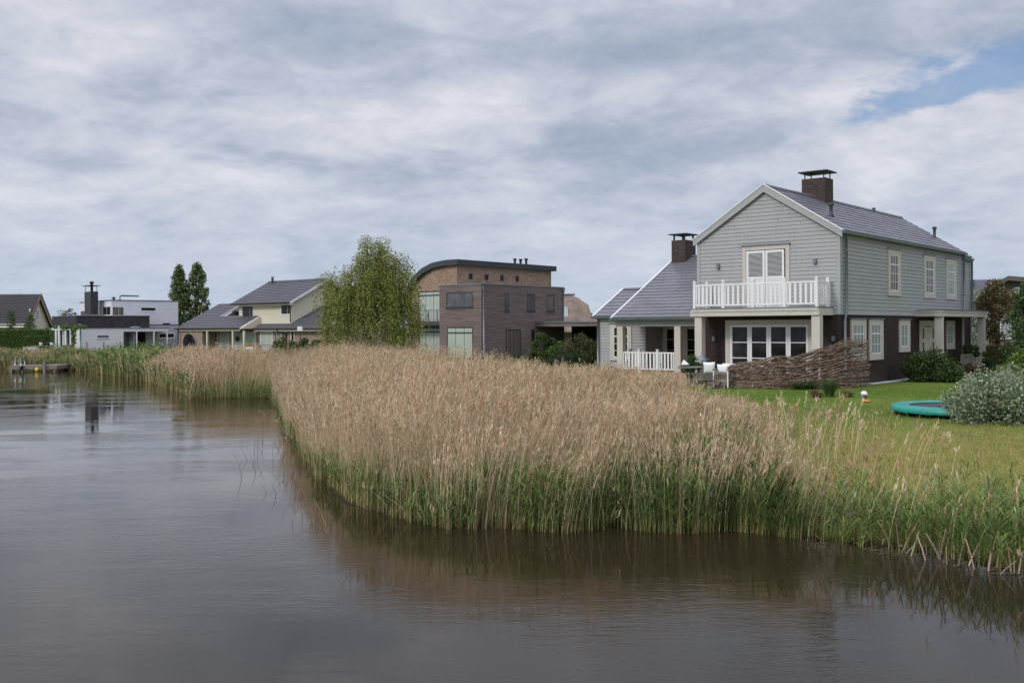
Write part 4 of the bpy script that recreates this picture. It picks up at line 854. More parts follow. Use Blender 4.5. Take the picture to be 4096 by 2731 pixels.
    MB().box(-6.2, -5.7, 3.5, 4.1, 5.8, 7.0).box(-6.28, -5.62, 3.42, 4.18, 7.0, 7.1).build('chimney', DBRICK, Hh)
right_side()

# ------------------------------------------------------------------ 2. timber and brick house with the arched roof
B_ = Fr(-2.226, 73.0, 40, 1.0)
def timber_house():
    H = house('timber_and_brick_house', B_, 'brown timber clad box house with a brick part under a curved black roof, centre')
    W_, Ld, Zt = 4.27, 9.95, 5.42
    wf = [(-3.55, -.83, 3.78, 4.92), (-3.50, -.83, -.05, 2.32)]; ws = [(2.62, 3.07, 3.55, 4.85), (5.25, 6.22, 3.55, 4.85), (7.74, 8.70, 3.55, 4.85), (2.70, 4.50, .0, 2.10), (5.76, 6.17, .0, 2.10)]
    s = MB().box(-W_, 0, 0, Ld, -.2, Zt); s.boards('F', 0, -W_, 0, 0, Zt, .125, None, .028, .016, (1.5, 3.5), holes=wf); s.boards('S', 0, 0, Ld, 0, Zt, .125, None, .028, .016, (1.5, 3.5), holes=ws); s.build('timber_wall', TIMBER, H)
    MB().box(-W_ - .05, .06, -.06, Ld + .05, Zt, Zt + .09).build('roof_edge', ZINC, H)
    for y in (.12, Ld - .12): MB().tube([(.10, y, Zt + .02), (.10, y, Zt - .22), (.10, y, Zt - .4), (.10, y, 0)], [.13, .13, .065, .065], 10).build('downpipe', ZINC, H, True)
    window(H, 'F', 0, *wf[0], BLIND, framem=DARKM, fw=.09, mull=(.33, .67), sill=.06, d=.02); window(H, 'F', 0, *wf[1], MINT, framem=DARKM, fw=.09, mull=(.33, .67), top=1.88, topmull=(.33, .67), d=.02)
    gl = [BLIND, BLIND, CURTB, CURTB, GLASS]
    for i, q in enumerate(ws): window(H, 'S', 0, *q, gl[i], framem=DARKM, fw=.06, sill=.06 if i < 3 else None, mull=(.5,) if i == 3 else (), d=.02)
    # brick part
    yb, xr = 2.0, -4.33; yr = 13.95
    prof = [(-4.0, 7.46), (-5.2, 7.46), (-5.74, 7.42), (-6.79, 7.30), (-7.97, 6.90), (-8.95, 6.26), (-9.60, 5.55), (-10.0, 4.8)]
    bp = [(xr, -.2), (xr, 7.30), (-5.2, 7.30), (-5.74, 7.27), (-6.79, 7.15), (-7.90, 6.78), (-8.82, 6.16), (-9.42, 5.5), (-9.80, 4.7), (-9.85, -.2)]
    MB().prism(bp, 'y', yb, yr).build('brick_wall', RBRICK, H)
    s = MB(); n = len(prof); top = prof; bot = []
    for i, (x, z) in enumerate(prof):
        a = prof[max(0, i - 1)]; b = prof[min(n - 1, i + 1)]; d = math.hypot(b[0] - a[0], b[1] - a[1]); nx, nz = -(b[1] - a[1])/d, (b[0] - a[0])/d; nx, nz = (nx, nz) if nz < 0 else (-nx, -nz)
        bot.append((x + nx*.33, z + nz*.33))
    s.prism([(p[0], p[1] + .10) for p in top] + bot[::-1], 'y', yb - .30, yr + .35); s.build('arched_roof', DARKM, H, False)
    for (a, b) in ((3.35, 3.78), (5.24, 5.67), (7.15, 7.55), (9.10, 9.52)): window(H, 'S', xr, a, b, 6.08, 6.55, GLASS, framem=DARKM, fw=.06, d=.02)
    for i, x in enumerate((-4.8, -4.8, -4.8)): vent_pipe(H, x, 9.6 + i*.75, 7.5, 8.05 + .08*(i == 2), .10, BLACKM, 'roof_flue')
    window(H, 'F', yb, -8.56, -4.30, 2.70, 5.20, MINT, framem=DARKM, fw=.09, mull=(.2, .4, .6, .8), top=4.85, topmull=(.2, .4, .6, .8), d=.02)
    window(H, 'F', yb, -8.56, -4.30, .0, 2.30, MINT, framem=DARKM, fw=.09, mull=(.2, .4, .6, .8), top=1.95, topmull=(.2, .4, .6, .8), d=.02)
    bal = MB().box(-9.2, -4.28, .75, 2.0, 2.45, 2.62).build('balcony', DARKM, H); s = MB()
    for i in range(7): s.tube([(-9.15, .80, 2.75 + i*.14), (-4.30, .80, 2.75 + i*.14)], .012, 5)
    for i in range(6): x = -9.12 + i*.95; s.box(x - .03, x + .03, .77, .83, 2.5, 3.66)
    s.box(-9.18, -4.29, .77, .83, 3.62, 3.66); s.build('balcony_railing', ZINC, bal)
    # carport roof on the right
    s = MB(); s.box(.03, 11.5, 6.3, 11.5, 2.33, 2.60); s.build('carport_roof', TIMBER, H); MB().box(.03, 11.55, 6.22, 11.55, 2.602, 2.72).build('carport_edge', ZINC, H)
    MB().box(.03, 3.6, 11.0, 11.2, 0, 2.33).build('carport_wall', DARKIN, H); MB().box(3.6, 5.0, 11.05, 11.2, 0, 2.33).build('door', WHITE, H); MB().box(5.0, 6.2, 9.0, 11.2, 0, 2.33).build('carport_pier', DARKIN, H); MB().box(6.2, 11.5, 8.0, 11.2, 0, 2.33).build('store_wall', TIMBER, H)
    MB().box(-2.9, -1.9, 2.6, 3.2, Zt + .09, Zt + .25).build('roof_clutter', DARKM, H)
timber_house()
def thatched():
    T = Fr(5.2, 104, 10, 1.0); H = house('thatched_house', T, 'house with a steep brown thatched roof behind the carport')
    MB().box(-7, 3.2, 1.0, 9, -.2, 2.6).build('wall', LBRICK, H)
    s = MB(); rz = 5.75
    prof = [(-.6, 1.9), (.4, 2.7), (1.6, 3.7), (2.8, 4.75), (3.9, 5.55), (4.6, 5.78), (5.3, 5.55), (9.8, 1.9)]
    ends = [(3.9, 4.2), (3.35, 3.35), (2.95, 3.1), (2.55, 3.0), (1.3, 2.0), (.7, 1.2), (1.3, 2.0), (3.9, 3.9)]
    V = []; 
    for (y, z), (e, e2) in zip(prof, ends): V.append((-8, y, z)); V.append((e - .6, y, z)); V.append((e, y, z - .12))
    n = len(prof); F = []
    for i in range(n - 1):
        for j in range(2): F.append((i*3 + j, i*3 + j + 1, i*3 + 3 + j + 1, i*3 + 3 + j))
    s.add(V, F); s.add([(3.9, -.6, 1.78), (2.95, 1.6, 3.58), (1.3, 3.9, 5.43), (.7, 4.6, 5.66), (1.3, 5.3, 5.43), (3.9, 9.8, 1.78)], [(0, 1, 2, 3, 4, 5)])
    s.prism([(-.9, 1.75), (-.6, 1.9), (1.0, 3.1), (1.0, 2.7)], 'x', -8, 4.2); s.build('thatched_roof', THATCH, H, False)
    s = MB(); 
    for i in range(12): x = -2.2 + i*.26; s.box(x, x + .2, 4.35, 4.85, 5.72, 5.92)
    s.build('ridge_tiles', TILE2, H)
    window(H, 'F', 1.0, .2, .9, .2, .9, GLASS) if False else None
    s = MB(); s.add([(-.1, 1.15, 3.42), (.55, 1.15, 3.42), (.35, 2.3, 4.45), (-.30, 2.3, 4.45), (-.1, 1.15, 3.3), (.55, 1.15, 3.3), (.35, 2.3, 4.3), (-.3, 2.3, 4.3)], [(0, 1, 2, 3), (0, 4, 5, 1), (1, 5, 6, 2), (2, 6, 7, 3), (3, 7, 4, 0)]); s.build('skylight', CURT, H)
    MB().tiles((3.0, .8, 2.1), (7, .8, 2.1), (7, 3.5, 3.3), (3.0, 3.5, 3.3), 8, 1).build('annex_roof', TILE2, H); MB().box(3.0, 7, 1.2, 4, -.1, 2.2).build('annex_wall', LBRICK, H)
thatched()
# shrubs between the timber house and the grey house
G1 = [(.05, .095, .022), (.035, .07, .016), (.085, .14, .03)]
shrub('climber_bush', 'glossy green climbing bush under the left end of the carport', 'shrub', 1.9, 62.5, 1.15, .7, 2.05, 4200, .13, G1, 14, 1.0)
shrub('bright_bush', 'bright yellow green bush right of the climbing bush', 'shrub', 2.95, 60.5, .9, .7, 1.7, 2300, .12, [(.12, .17, .03), (.08, .13, .02)], 9, 1.0)
shrub('olive_bush', 'tall olive green bush with dark heart beside the grey house wing', 'shrub', 4.25, 58.5, 1.45, 1.0, 2.15, 6500, .11, [(.085, .10, .03), (.045, .055, .018), (.12, .135, .045), (.05, .035, .02)], 18, .97)
shrub('dark_bush', 'low dark blue green bush in front of the olive bush', 'shrub', 2.8, 55.5, 1.1, .8, 1.25, 2600, .10, [(.03, .055, .022), (.04, .075, .03)], 14, .97)
shrub('small_rose_bush', 'small sparse pale leaved bush left of the left porch column', 'shrub', 4.55, 47.0, .32, .3, .72, 340, .08, [(.22, .17, .10), (.12, .13, .05), (.38, .30, .22)], 7, .95)
shrub('low_green_bush', 'low green bush between reeds and the downpipe of the grey house wing', 'shrub', 3.15, 47.5, .5, .4, .5, 600, .09, [(.10, .15, .03), (.07, .11, .025)], 7, .95)
shrub('yellow_flower_bush', 'bright yellow flowering bush under the willow', 'shrub', -10.9, 62, 1.0, .8, 1.05, 1600, .13, [(.70, .48, .02), (.60, .42, .03), (.10, .14, .03)], 10, .97)
shrub('dark_green_bush', 'dark green bush left of the yellow flowering bush below the willow', 'shrub', -12.2, 64, 1.3, .8, 1.25, 1800, .12, DG, 10, .97)

# ------------------------------------------------------------------ willow and poplars
def willow():
    x, y = -9.6, 66; t = thing('weeping_willow', 'large weeping willow with drooping green curtains between the cream and timber houses', 'tree', (x, y, .97))
    s = MB(); forks = [(0, 0, -.2), (.1, 0, 1.2), (0, 0, 2.4)]; s.tube(forks, [.26, .2, .17], 9)
    tops = [(-2.4, 0, 5.2), (-1.7, .6, 5.7), (-1.0, -.6, 6.0), (-.3, .2, 6.9), (.1, -.3, 7.8), (.8, .3, 7.6), (1.3, -.2, 6.9), (1.9, .3, 6.6), (2.5, -.1, 5.8), (.0, .1, 8.05), (1.1, .1, 7.9), (2.3, .2, 6.9), (-2.7, .1, 5.6), (2.7, 0, 4.6), (-2.6, 0, 4.0), (2.8, .2, 3.9), (.5, 1.0, 6.5), (-1.3, 1.1, 5.3), (1.6, -1.0, 5.5), (-2.0, -1.0, 4.8), (2.2, .9, 5.0), (.3, -1.3, 5.6)]
    for c in tops: s.tube([(0, 0, 2.3), (c[0]*.35, c[1]*.4, 2.3 + (c[2] - 2.3)*.45), (c[0]*.7, c[1]*.8, 2.3 + (c[2] - 2.3)*.8), c], [.10, .07, .045, .015], 6)
    s.build('trunk', BARK, t)
    P = []; tops_a = np.array(tops)
    for i in range(1350):
        c = tops_a[RNG.integers(len(tops))]; f = RNG.uniform(.35, 1.0) ** .7; st = np.array([c[0]*f, c[1]*f, 2.3 + (c[2] - 2.3)*(.25 + .75*f)]) + RNG.normal(0, [.38, .4, .22]); out = np.array([st[0], st[1]]); r = np.hypot(*out) + 1e-3; out = out / r
        drop = RNG.uniform(.6, 1.) * min(st[2] - .5, RNG.choice([1.0, 2.4, 5.2], p=[.28, .27, .45])); n = int(drop*15) + 5; q = np.linspace(0, 1, n); xx = st[0] + out[0]*(.55*np.sqrt(q)) + .10*np.sin(q*4 + i); yy = st[1] + out[1]*(.4*np.sqrt(q))
        zz = st[2] + .22*np.sin(np.minimum(q*6, 3.14)) - drop*q**1.15; P.append(np.stack([xx + .18*q, yy, zz], 1) + RNG.normal(0, .055, (n, 3)))
    P = np.concatenate(P); P = P[P[:, 2] > .25]; a = RNG.normal(0, .35, (len(P), 3)); a[:, 2] -= 1; a /= np.linalg.norm(a, axis=1, keepdims=True); b = np.cross(a, rand_dirs(len(P))); b /= np.linalg.norm(b, axis=1, keepdims=True)
    L = RNG.uniform(.08, .16, (len(P), 1)); W = L*.26; V = np.stack([P, P + a*L*.5 + b*W, P + a*L, P + a*L*.5 - b*W], 1)
    quads('crown', V, jitter_cols(len(P), [(.28, .30, .07), (.20, .23, .05), (.34, .34, .10), (.13, .17, .04)], .2), LEAF, t)
    c = [(p[0], p[1], p[2]) for p in tops if p[2] > 5.4]; leaves('crown_tips', blob_points(4200, c, (.60, .6, .50), .05), .12, [(.26, .28, .08), (.18, .21, .055), (.32, .33, .11)], t, 2.6, .2, .3)
willow()
def poplars():
    def pop(x, y, h, w, lab, lean=0.):
        cl = []; 
        for i in range(46):
            f = i/45; z = 1.5 + (h - 2.0)*f; r = w*math.sin(math.pi*min(1, (f*.82 + .16)))**.75*.62; a = i*2.4; cl.append((math.cos(a)*r + lean*f + random.uniform(-.15, .15), math.sin(a)*r*.8, z + random.uniform(-.3, .3)))
        tree('poplar', lab, x, y, cl, (.60, .6, .72), 6800, .30, [(.11, .15, .05), (.15, .20, .065), (.07, .105, .032), (.21, .25, .10)], .25, None, 'pair of poplars behind the cream house', 1.5, .2, .95)
    pop(-50.2, 150, 12.0, 1.5, 'left, thinner poplar of the pair, with a gap near its top', .15); pop(-47.9, 151, 12.6, 2.3, 'right, fuller and taller poplar of the pair behind the cream house', .2)
poplars()

# ------------------------------------------------------------------ 3. cream house
K_ = Fr(-22.144, 100.0, 40, 1.0)
def cream_house():
    H = house('cream_board_house', K_, 'cream boarded house with stepped dark tiled roofs behind the reeds, left of the willow')
    zc = 4.88
    s = MB(); s.box(-8.9, 0, 0, 8.4, 2.2, zc); s.prism([(0, zc), (8.4, zc), (4.2, 7.05)], 'x', -8.9, 0); s.boards('F', 0, -8.9, 0, 2.3, zc, .17, None, .03, .02)
    def clip(z): return (0, 8.4) if z < zc else ((z - zc)/.517, 8.4 - (z - zc)/.517)
    s.boards('S', 0, 0, 8.4, 2.3, 7.0, .17, clip, .03, .02); s.prism([(-5.3 + 3.0, 2.3), (-5.3 + 3.0, 2.4), (.0, 3.6), (0, 2.3)], 'x', -5.2, -5.05)
    s.build('board_wall', CREAM, H)
    s = MB(); s.tiles((-9.55, -.62, 4.92), (.55, -.62, 4.92), (.55, 4.2, 7.36), (-9.55, 4.2, 7.36), 13, 1, .06, .12); s.tiles((.55, 9.0, 4.92), (-9.55, 9.0, 4.92), (-9.55, 4.2, 7.36), (.55, 4.2, 7.36), 13, 1, .06, .12)
    for i in range(34): x = -9.5 + i*.295; s.prism([(4.05, 7.36), (4.2, 7.50), (4.35, 7.36)], 'x', x, x + .27)
    roof = s.build('upper_roof', TILE2, H)
    s = MB(); s.prism([(-.66, 4.70), (-.66, 4.93), (4.2, 7.40), (9.0, 4.93), (9.0, 4.70), (4.2, 7.14)], 'x', .56, .62); s.build('verge_board', WHITE, H)
    MB().box(-9.5, .5, -.58, 0, 4.66, 4.78).build('soffit', CREAM, H)
    MB().box(-9.6, .6, -.76, -.62, 4.80, 4.93).build('gutter', DBROWN, H)
    # lower left roof, with the notch
    def zl(y): return 2.37 + .498*(y + 2.5)
    s = MB(); s.tiles((-17.1, -2.5, zl(-2.5)), (-5.3, -2.5, zl(-2.5)), (-5.3, .15, zl(.15)), (-17.1, .15, zl(.15)), 7, 1, .06, .12)
    s.tiles((-17.1, .15, zl(.15)), (-12.6, .15, zl(.15)), (-12.6, 3.1, zl(3.1)), (-17.1, 3.1, zl(3.1)), 8, 1, .06, .12); s.tiles((-12.6, 8.7, zl(-2.5)), (-17.1, 8.7, zl(-2.5)), (-17.1, 3.1, zl(3.1)), (-12.6, 3.1, zl(3.1)), 8, 1, .06, .12)
    s.tiles((-12.6, 2.0, zl(2.0) - .4), (-8.9, 2.0, zl(2.0) - .4), (-8.9, 3.1, zl(3.1)), (-12.6, 3.1, zl(3.1)), 3, 1, .06, .1)
    # lower right roof
    s.tiles((-4.9, -1.1, 2.30), (6.3, -1.1, 2.30), (6.3, .0, 2.82), (-4.9, .0, 2.82), 3, 1, .06, .12); s.tiles((.06, .0, 2.82), (6.3, .0, 2.82), (6.3, 4.2, 4.76), (.06, 4.2, 4.76), 11, 1, .06, .12)
    s.build('lower_roof', TILE2, H)
    s = MB()
    for (x, y0, z0, y1, z1) in ((-5.30, -2.55, zl(-2.55), .2, zl(.2)), (-12.60, .15, zl(.15), 3.1, zl(3.1)), (6.30, -1.15, 2.28, 4.2, 4.76)): s.prism([(y0, z0 - .22), (y0, z0 + .02), (y1, z1 + .03), (y1, z1 - .22)], 'x', x + .005, x + .07)
    s.build('verge_board', WHITE, H)
    s = MB(); s.box(-17.2, -5.2, -2.64, -2.50, 2.26, 2.38).box(-5.0, 6.4, -1.24, -1.10, 2.20, 2.31); s.build('gutter', DBROWN, H); MB().box(-17.0, -5.3, -2.45, -2.38, 2.08, 2.26).box(-4.8, 6.2, -1.05, -.95, 2.02, 2.22).build('fascia', CREAM, H)
    # triangular glazing in the notch
    MB().prism([(.3, 3.2), (2.9, 3.2), (2.9, 4.75), (.3, 3.45)], 'x', -12.5, -12.4).build('notch_wall', BROWNB, H)
    MB().box(-12.4, -8.9, 1.9, 2.0, 3.2, 4.2).build('notch_window', GLASS, H)
    # ground floor
    s = MB().box(-17.0, -12.35, -2.25, -.5, -.2, 2.2).box(-16.95, 0, -.5, 8, -.2, 2.35).box(0, 6.2, -.5, 8, -.2, 2.4); s.build('brick_wall', LBRICK, H)
    MB().prism([(0, 2.4), (4.2, 4.6), (8, 2.4)], 'x', .1, 6.1).build('annex_gable', CREAM, H)
    yq = -.5
    for (a, b, g_) in ((-15.0, -14.2, CURTB), (-13.9, -12.9, CURTB), (-12.8, -12.1, CURTB), (-11.7, -9.9, MINT), (-9.1, -7.6, MINT), (-7.2, -5.2, MINT)): window(H, 'F', yq, a, b, .1, 2.0, g_, framem=CREAM, fw=.10, d=.05)
    window(H, 'F', yq, -4.35, -2.45, .0, 1.95, MINT, (.10, .1, 0), trimm=WHITE, mull=(.5,), d=.05); window(H, 'F', yq, -2.0, -1.7, .6, 1.9, GLASS, d=.05); window(H, 'F', yq, -.95, -.25, .9, 2.0, CURTB, (.05, .02, .05), trimm=WHITE, d=.05); window(H, 'F', yq, .65, 1.1, .2, 2.0, GLASS, (.08, .04, 0), trimm=CREAM, d=.05)
    window(H, 'F', 0, -8.30, -6.35, 3.55, 4.70, GLASS, (.08, .05, .06), trimm=WHITE, mull=(.72,), d=.05); window(H, 'F', 0, -1.62, -.15, 3.72, 4.72, GLASS, (.08, .04, .06), trimm=WHITE, mull=(.70,), d=.05)
    for x in (-11.22, -4.68, -6.6): MB().box(x - .09, x + .09, -2.44, -2.28, -.1, 2.10).build('porch_post', CREAM, H)
    for p in ([(-.25, -.68, 4.80), (-.25, -.3, 4.6), (-.10, -.06, 4.5), (-.10, -.06, 2.9)], [(-.9, -1.2, 2.2), (-.9, -.9, 1.95), (-.15, -.60, 1.8), (-.15, -.60, .0)], [(-16.6, -2.5, 2.25), (-16.6, -2.5, .2)]): MB().tube(p, .06, 8).build('downpipe', DBROWN, H, True)
    MB().lathe(-8.5, 4.0, [(.13, 7.2), (.13, 7.75), (.20, 7.78), (.13, 7.84), (.18, 7.92), (.12, 7.98)], 12).build('flue', ZINC, H, True)
    # round mirror-like garden opening in the left brick wall
    s = MB(); s.v = []; n = 28; k = 0
    s.add([(-14.75 + 1.2*math.cos(i*2*math.pi/n), -2.30, .75 + 1.05*math.sin(i*2*math.pi/n)) for i in range(n)] + [(-14.75 + 1.2*math.cos(i*2*math.pi/n), -2.2, .75 + 1.05*math.sin(i*2*math.pi/n)) for i in range(n)], [tuple(range(n))] + [(i, (i + 1) % n, (i + 1) % n + n, i + n) for i in range(n)]); rw = s.build('round_window', GLASS, H)
    MB().tube([(-14.75 + 1.24*math.cos(i*2*math.pi/n), -2.32, .75 + 1.09*math.sin(i*2*math.pi/n)) for i in range(n + 1)], .07, 6).build('window_ring', LBRICK, rw)
    MB().ball((-8.35, yq - .16, 1.25), (.34, .06, .26)).build('wall_wreath', mat('dark_green_wreath', (.03, .05, .03), .9), H)
cream_house()
def cream_garden():
    shrub('laurel_bush', 'green leafy bush in front of the cream house, left part of the row', 'shrub', -19.6, 85.5, 1.4, .9, 1.55, 1900, .18, [(.08, .13, .03), (.05, .09, .022), (.12, .18, .05)], 12, 1.0)
    shrub('laurel_bush', 'rounder taller green bush at the right end of the row before the cream house', 'shrub', -17.9, 86.5, .95, .8, 1.75, 1500, .18, [(.07, .12, .03), (.045, .08, .02), (.11, .16, .045)], 10, 1.0)
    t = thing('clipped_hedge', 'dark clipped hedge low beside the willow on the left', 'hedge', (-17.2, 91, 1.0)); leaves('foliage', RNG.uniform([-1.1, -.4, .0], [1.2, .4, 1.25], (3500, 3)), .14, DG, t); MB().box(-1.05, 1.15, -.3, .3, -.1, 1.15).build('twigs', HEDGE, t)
    t = thing('garden_lantern', 'white box shaped garden lantern on a slim pole before the cream house', 'lamp', (-19.9, 93.5, 1.0)); MB().box(-.035, .035, -.035, .035, 0, 2.05).build('pole', DARKM, t); MB().box(-.22, .22, -.22, .22, 2.05, 2.48).build('lamp_head', WHITE, t)
    t = thing('flower_planter', 'white square planter with orange flowers beside the porch of the cream house', 'planter', (-25.3, 96, 1.0)); MB().prism([(-.35, 0), (.35, 0), (.42, .55), (-.42, .55)], 'y', -.4, .4).build('pot', WHITE, t); leaves('flowers', blob_points(420, [(0, 0, .72), (-.25, 0, .66), (.25, 0, .66)], (.26, .26, .16), .2), .12, [(.75, .30, .03), (.65, .40, .04), (.08, .12, .03)], t)
    t = thing('garden_table', 'brown wooden garden table right of the orange flower planter', 'table', (-23.7, 96, 1.0)); MB().box(-.7, .7, -.4, .4, .66, .72).build('table_top', WOODB, t)
    for x in (-.62, .62):
        for y in (-.33, .33): MB().box(x - .04, x + .04, y - .04, y + .04, 0, .66).build('leg', WOODB, t)
    shrub('white_flower_plant', 'small plant with white blossoms right of the garden table', 'plant', -21.7, 93, .6, .5, .75, 420, .14, [(.75, .75, .72), (.08, .13, .03)], 7, 1.0)
    shrub('white_flower_plant', 'small plant with white blossoms below the planter of orange flowers', 'plant', -24.9, 93.2, .5, .4, .45, 300, .13, [(.75, .75, .72), (.08, .13, .03)], 6, 1.0)
cream_garden()

# ------------------------------------------------------------------ 4. white and charcoal flat roofed house
W_ = Fr(-44.62, 103.0, 50, 1.0)
def white_house():
    H = house('flat_roofed_house', W_, 'white boarded flat roofed house with charcoal brick band and tall chimney, far left')
    s = MB().box(-3.75, 0, 0, 4.35, -.2, 2.40).box(-.1, .0, 4.35, 9.2, 2.06, 2.40).box(-4, -.1, 4.35, 9.2, 2.30, 2.40); s.boards('F', 0, -3.75, 0, 0, 2.4, .15, None, .03, .018); s.boards('S', 0, 0, 4.35, 0, 2.4, .15, None, .03, .018, holes=[(1.62, 2.83, 1.39, 1.70)]); s.build('white_wall', WBOARD, H)
    MB().box(-3.8, .08, -.08, 9.28, 2.40, 2.47).build('roof_edge', ZINC, H)
    window(H, 'S', 0, 1.62, 2.83, 1.38, 1.70, BLIND, fw=.03, d=.04, sill=.06)
    d = MB().on('F', 0, -2.14, -.75, 0, 1.95, 0, .05).build('barn_door', WHITE, H); MB().on('F', 0, -2.0, -1.1, 1.68, 1.72, .05, .07).on('F', 0, -2.0, -1.1, .88, .92, .05, .07).build('strap_hinge', BLACKM, d)
    MB().tube([(.05, -.06, 2.95), (.05, -.06, 2.75)], .16, 8).tube([(.05, -.06, 2.75), (.05, -.06, 0)], .07, 8).build('downpipe', ZINC, H, True)
    for y in (5.75, 7.60, 9.05): MB().box(-.14, -.02, y - .07, y + .07, -.1, 2.06).build('canopy_post', WHITE, H)
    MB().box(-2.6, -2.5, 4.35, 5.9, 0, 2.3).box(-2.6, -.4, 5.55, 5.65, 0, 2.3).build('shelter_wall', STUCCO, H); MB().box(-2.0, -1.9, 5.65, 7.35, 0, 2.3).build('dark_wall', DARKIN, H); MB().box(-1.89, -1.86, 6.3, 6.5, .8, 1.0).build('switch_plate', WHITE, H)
    MB().box(-2.0, -5, 7.35, 11.15, -.2, 2.76).build('stucco_wall', STUCCO, H); MB().box(-5.05, -1.95, 7.36, 11.2, 2.762, 2.83).build('stucco_roof_edge', DARKM, H)
    window(H, 'S', -2.0, 8.87, 10.59, 1.33, 1.83, GLASS, (.08, .08, .10), trimm=WHITE, mull=(.5,), d=.04)
    MB().box(-9.3, -.6, -.26, 7.34, 2.50, 3.70).build('charcoal_brick_band', KBRICK, H); MB().box(-9.36, -.54, -.32, 7.4, 3.70, 3.78).build('band_edge', ZINC, H)
    MB().box(-9.2, -3.8, .6, 7, -.2, 2.5).build('glazed_wall', GLASS, H)
    for x in (-9.2, -8.0, -6.7, -5.4): MB().box(x - .06, x + .06, .48, .60, -.1, 2.5).build('window_post', WHITE, H)
    MB().box(-10.9, -9.3, -.1, 1.2, 2.05, 2.5).build('side_canopy', WHITE, H)
    for x in (-10.75, -9.75): MB().box(x - .08, x + .08, -.05, .1, -.1, 2.05).build('canopy_post', WHITE, H)
    s = MB().box(-14.0, -3.0, 4.1, 11.45, 2.5, 5.42); s.boards('S', -3.0, 4.1, 11.45, 2.8, 5.42, .15, None, .03, .018, holes=[(4.15, 5.45, 3.8, 4.78), (7.2, 8.9, 4.3, 4.72)]); s.boards('F', 4.1, -14.0, -3.0, 2.8, 5.42, .15, None, .03, .018); s.build('upper_white_wall', WBOARD, H)
    MB().box(-14.1, -2.92, 4.02, 11.5, 5.42, 5.52).build('upper_roof_edge', ZINC, H)
    window(H, 'S', -3.0, 4.16, 5.42, 3.80, 4.76, CURTB, (.04, .06, .06), trimm=WHITE, mull=(.55,), d=.05); window(H, 'F', 4.1, -5.7, -3.12, 3.86, 4.80, GLASS, (.06, .05, .06), trimm=WHITE, mull=(.5,), d=.05); window(H, 'S', -3.0, 7.25, 8.90, 4.32, 4.72, GLASS, (.04, .02, .10), trimm=WHITE, mull=(), d=.05); window(H, 'F', 4.1, -13.6, -11.6, 2.9, 4.5, GLASS, d=.05)
    ch = MB().box(-7.35, -5.16, 2.6, 3.38, 2.9, 6.46).build('chimney', KBRICK, H); cap_on(ch, -7.35, -5.16, 2.6, 3.38, 6.46, .62, .22, .05, .05); MB().lathe(-6.1, 3.0, [(.14, 6.4), (.14, 7.35), (.22, 7.36), (.22, 7.55), (.12, 7.6)], 10).build('flue', BLACKM, ch, True)
    MB().tube([(-4.5, 5.5, 5.5), (-4.5, 5.5, 5.95), (-4.5, 5.7, 6.02), (-4.5, 7.6, 6.02)], .10, 8).build('roof_duct', ZINC, H, True); vent_pipe(H, -4.4, 4.8, 5.5, 5.85, .12, BLACKM)
    MB().ball((-1.3, 5.8, 2.47), (.9, 1.0, .26), 18, 8).build('roof_dome', CURT, H, True)
    MB().box(-2.8, -2.4, 9.6, 10.3, 2.83, 2.98).build('roof_box', BLACKM, H)
white_house()
def wpt(px, D): return ((px - 2048)/3982.2*D)
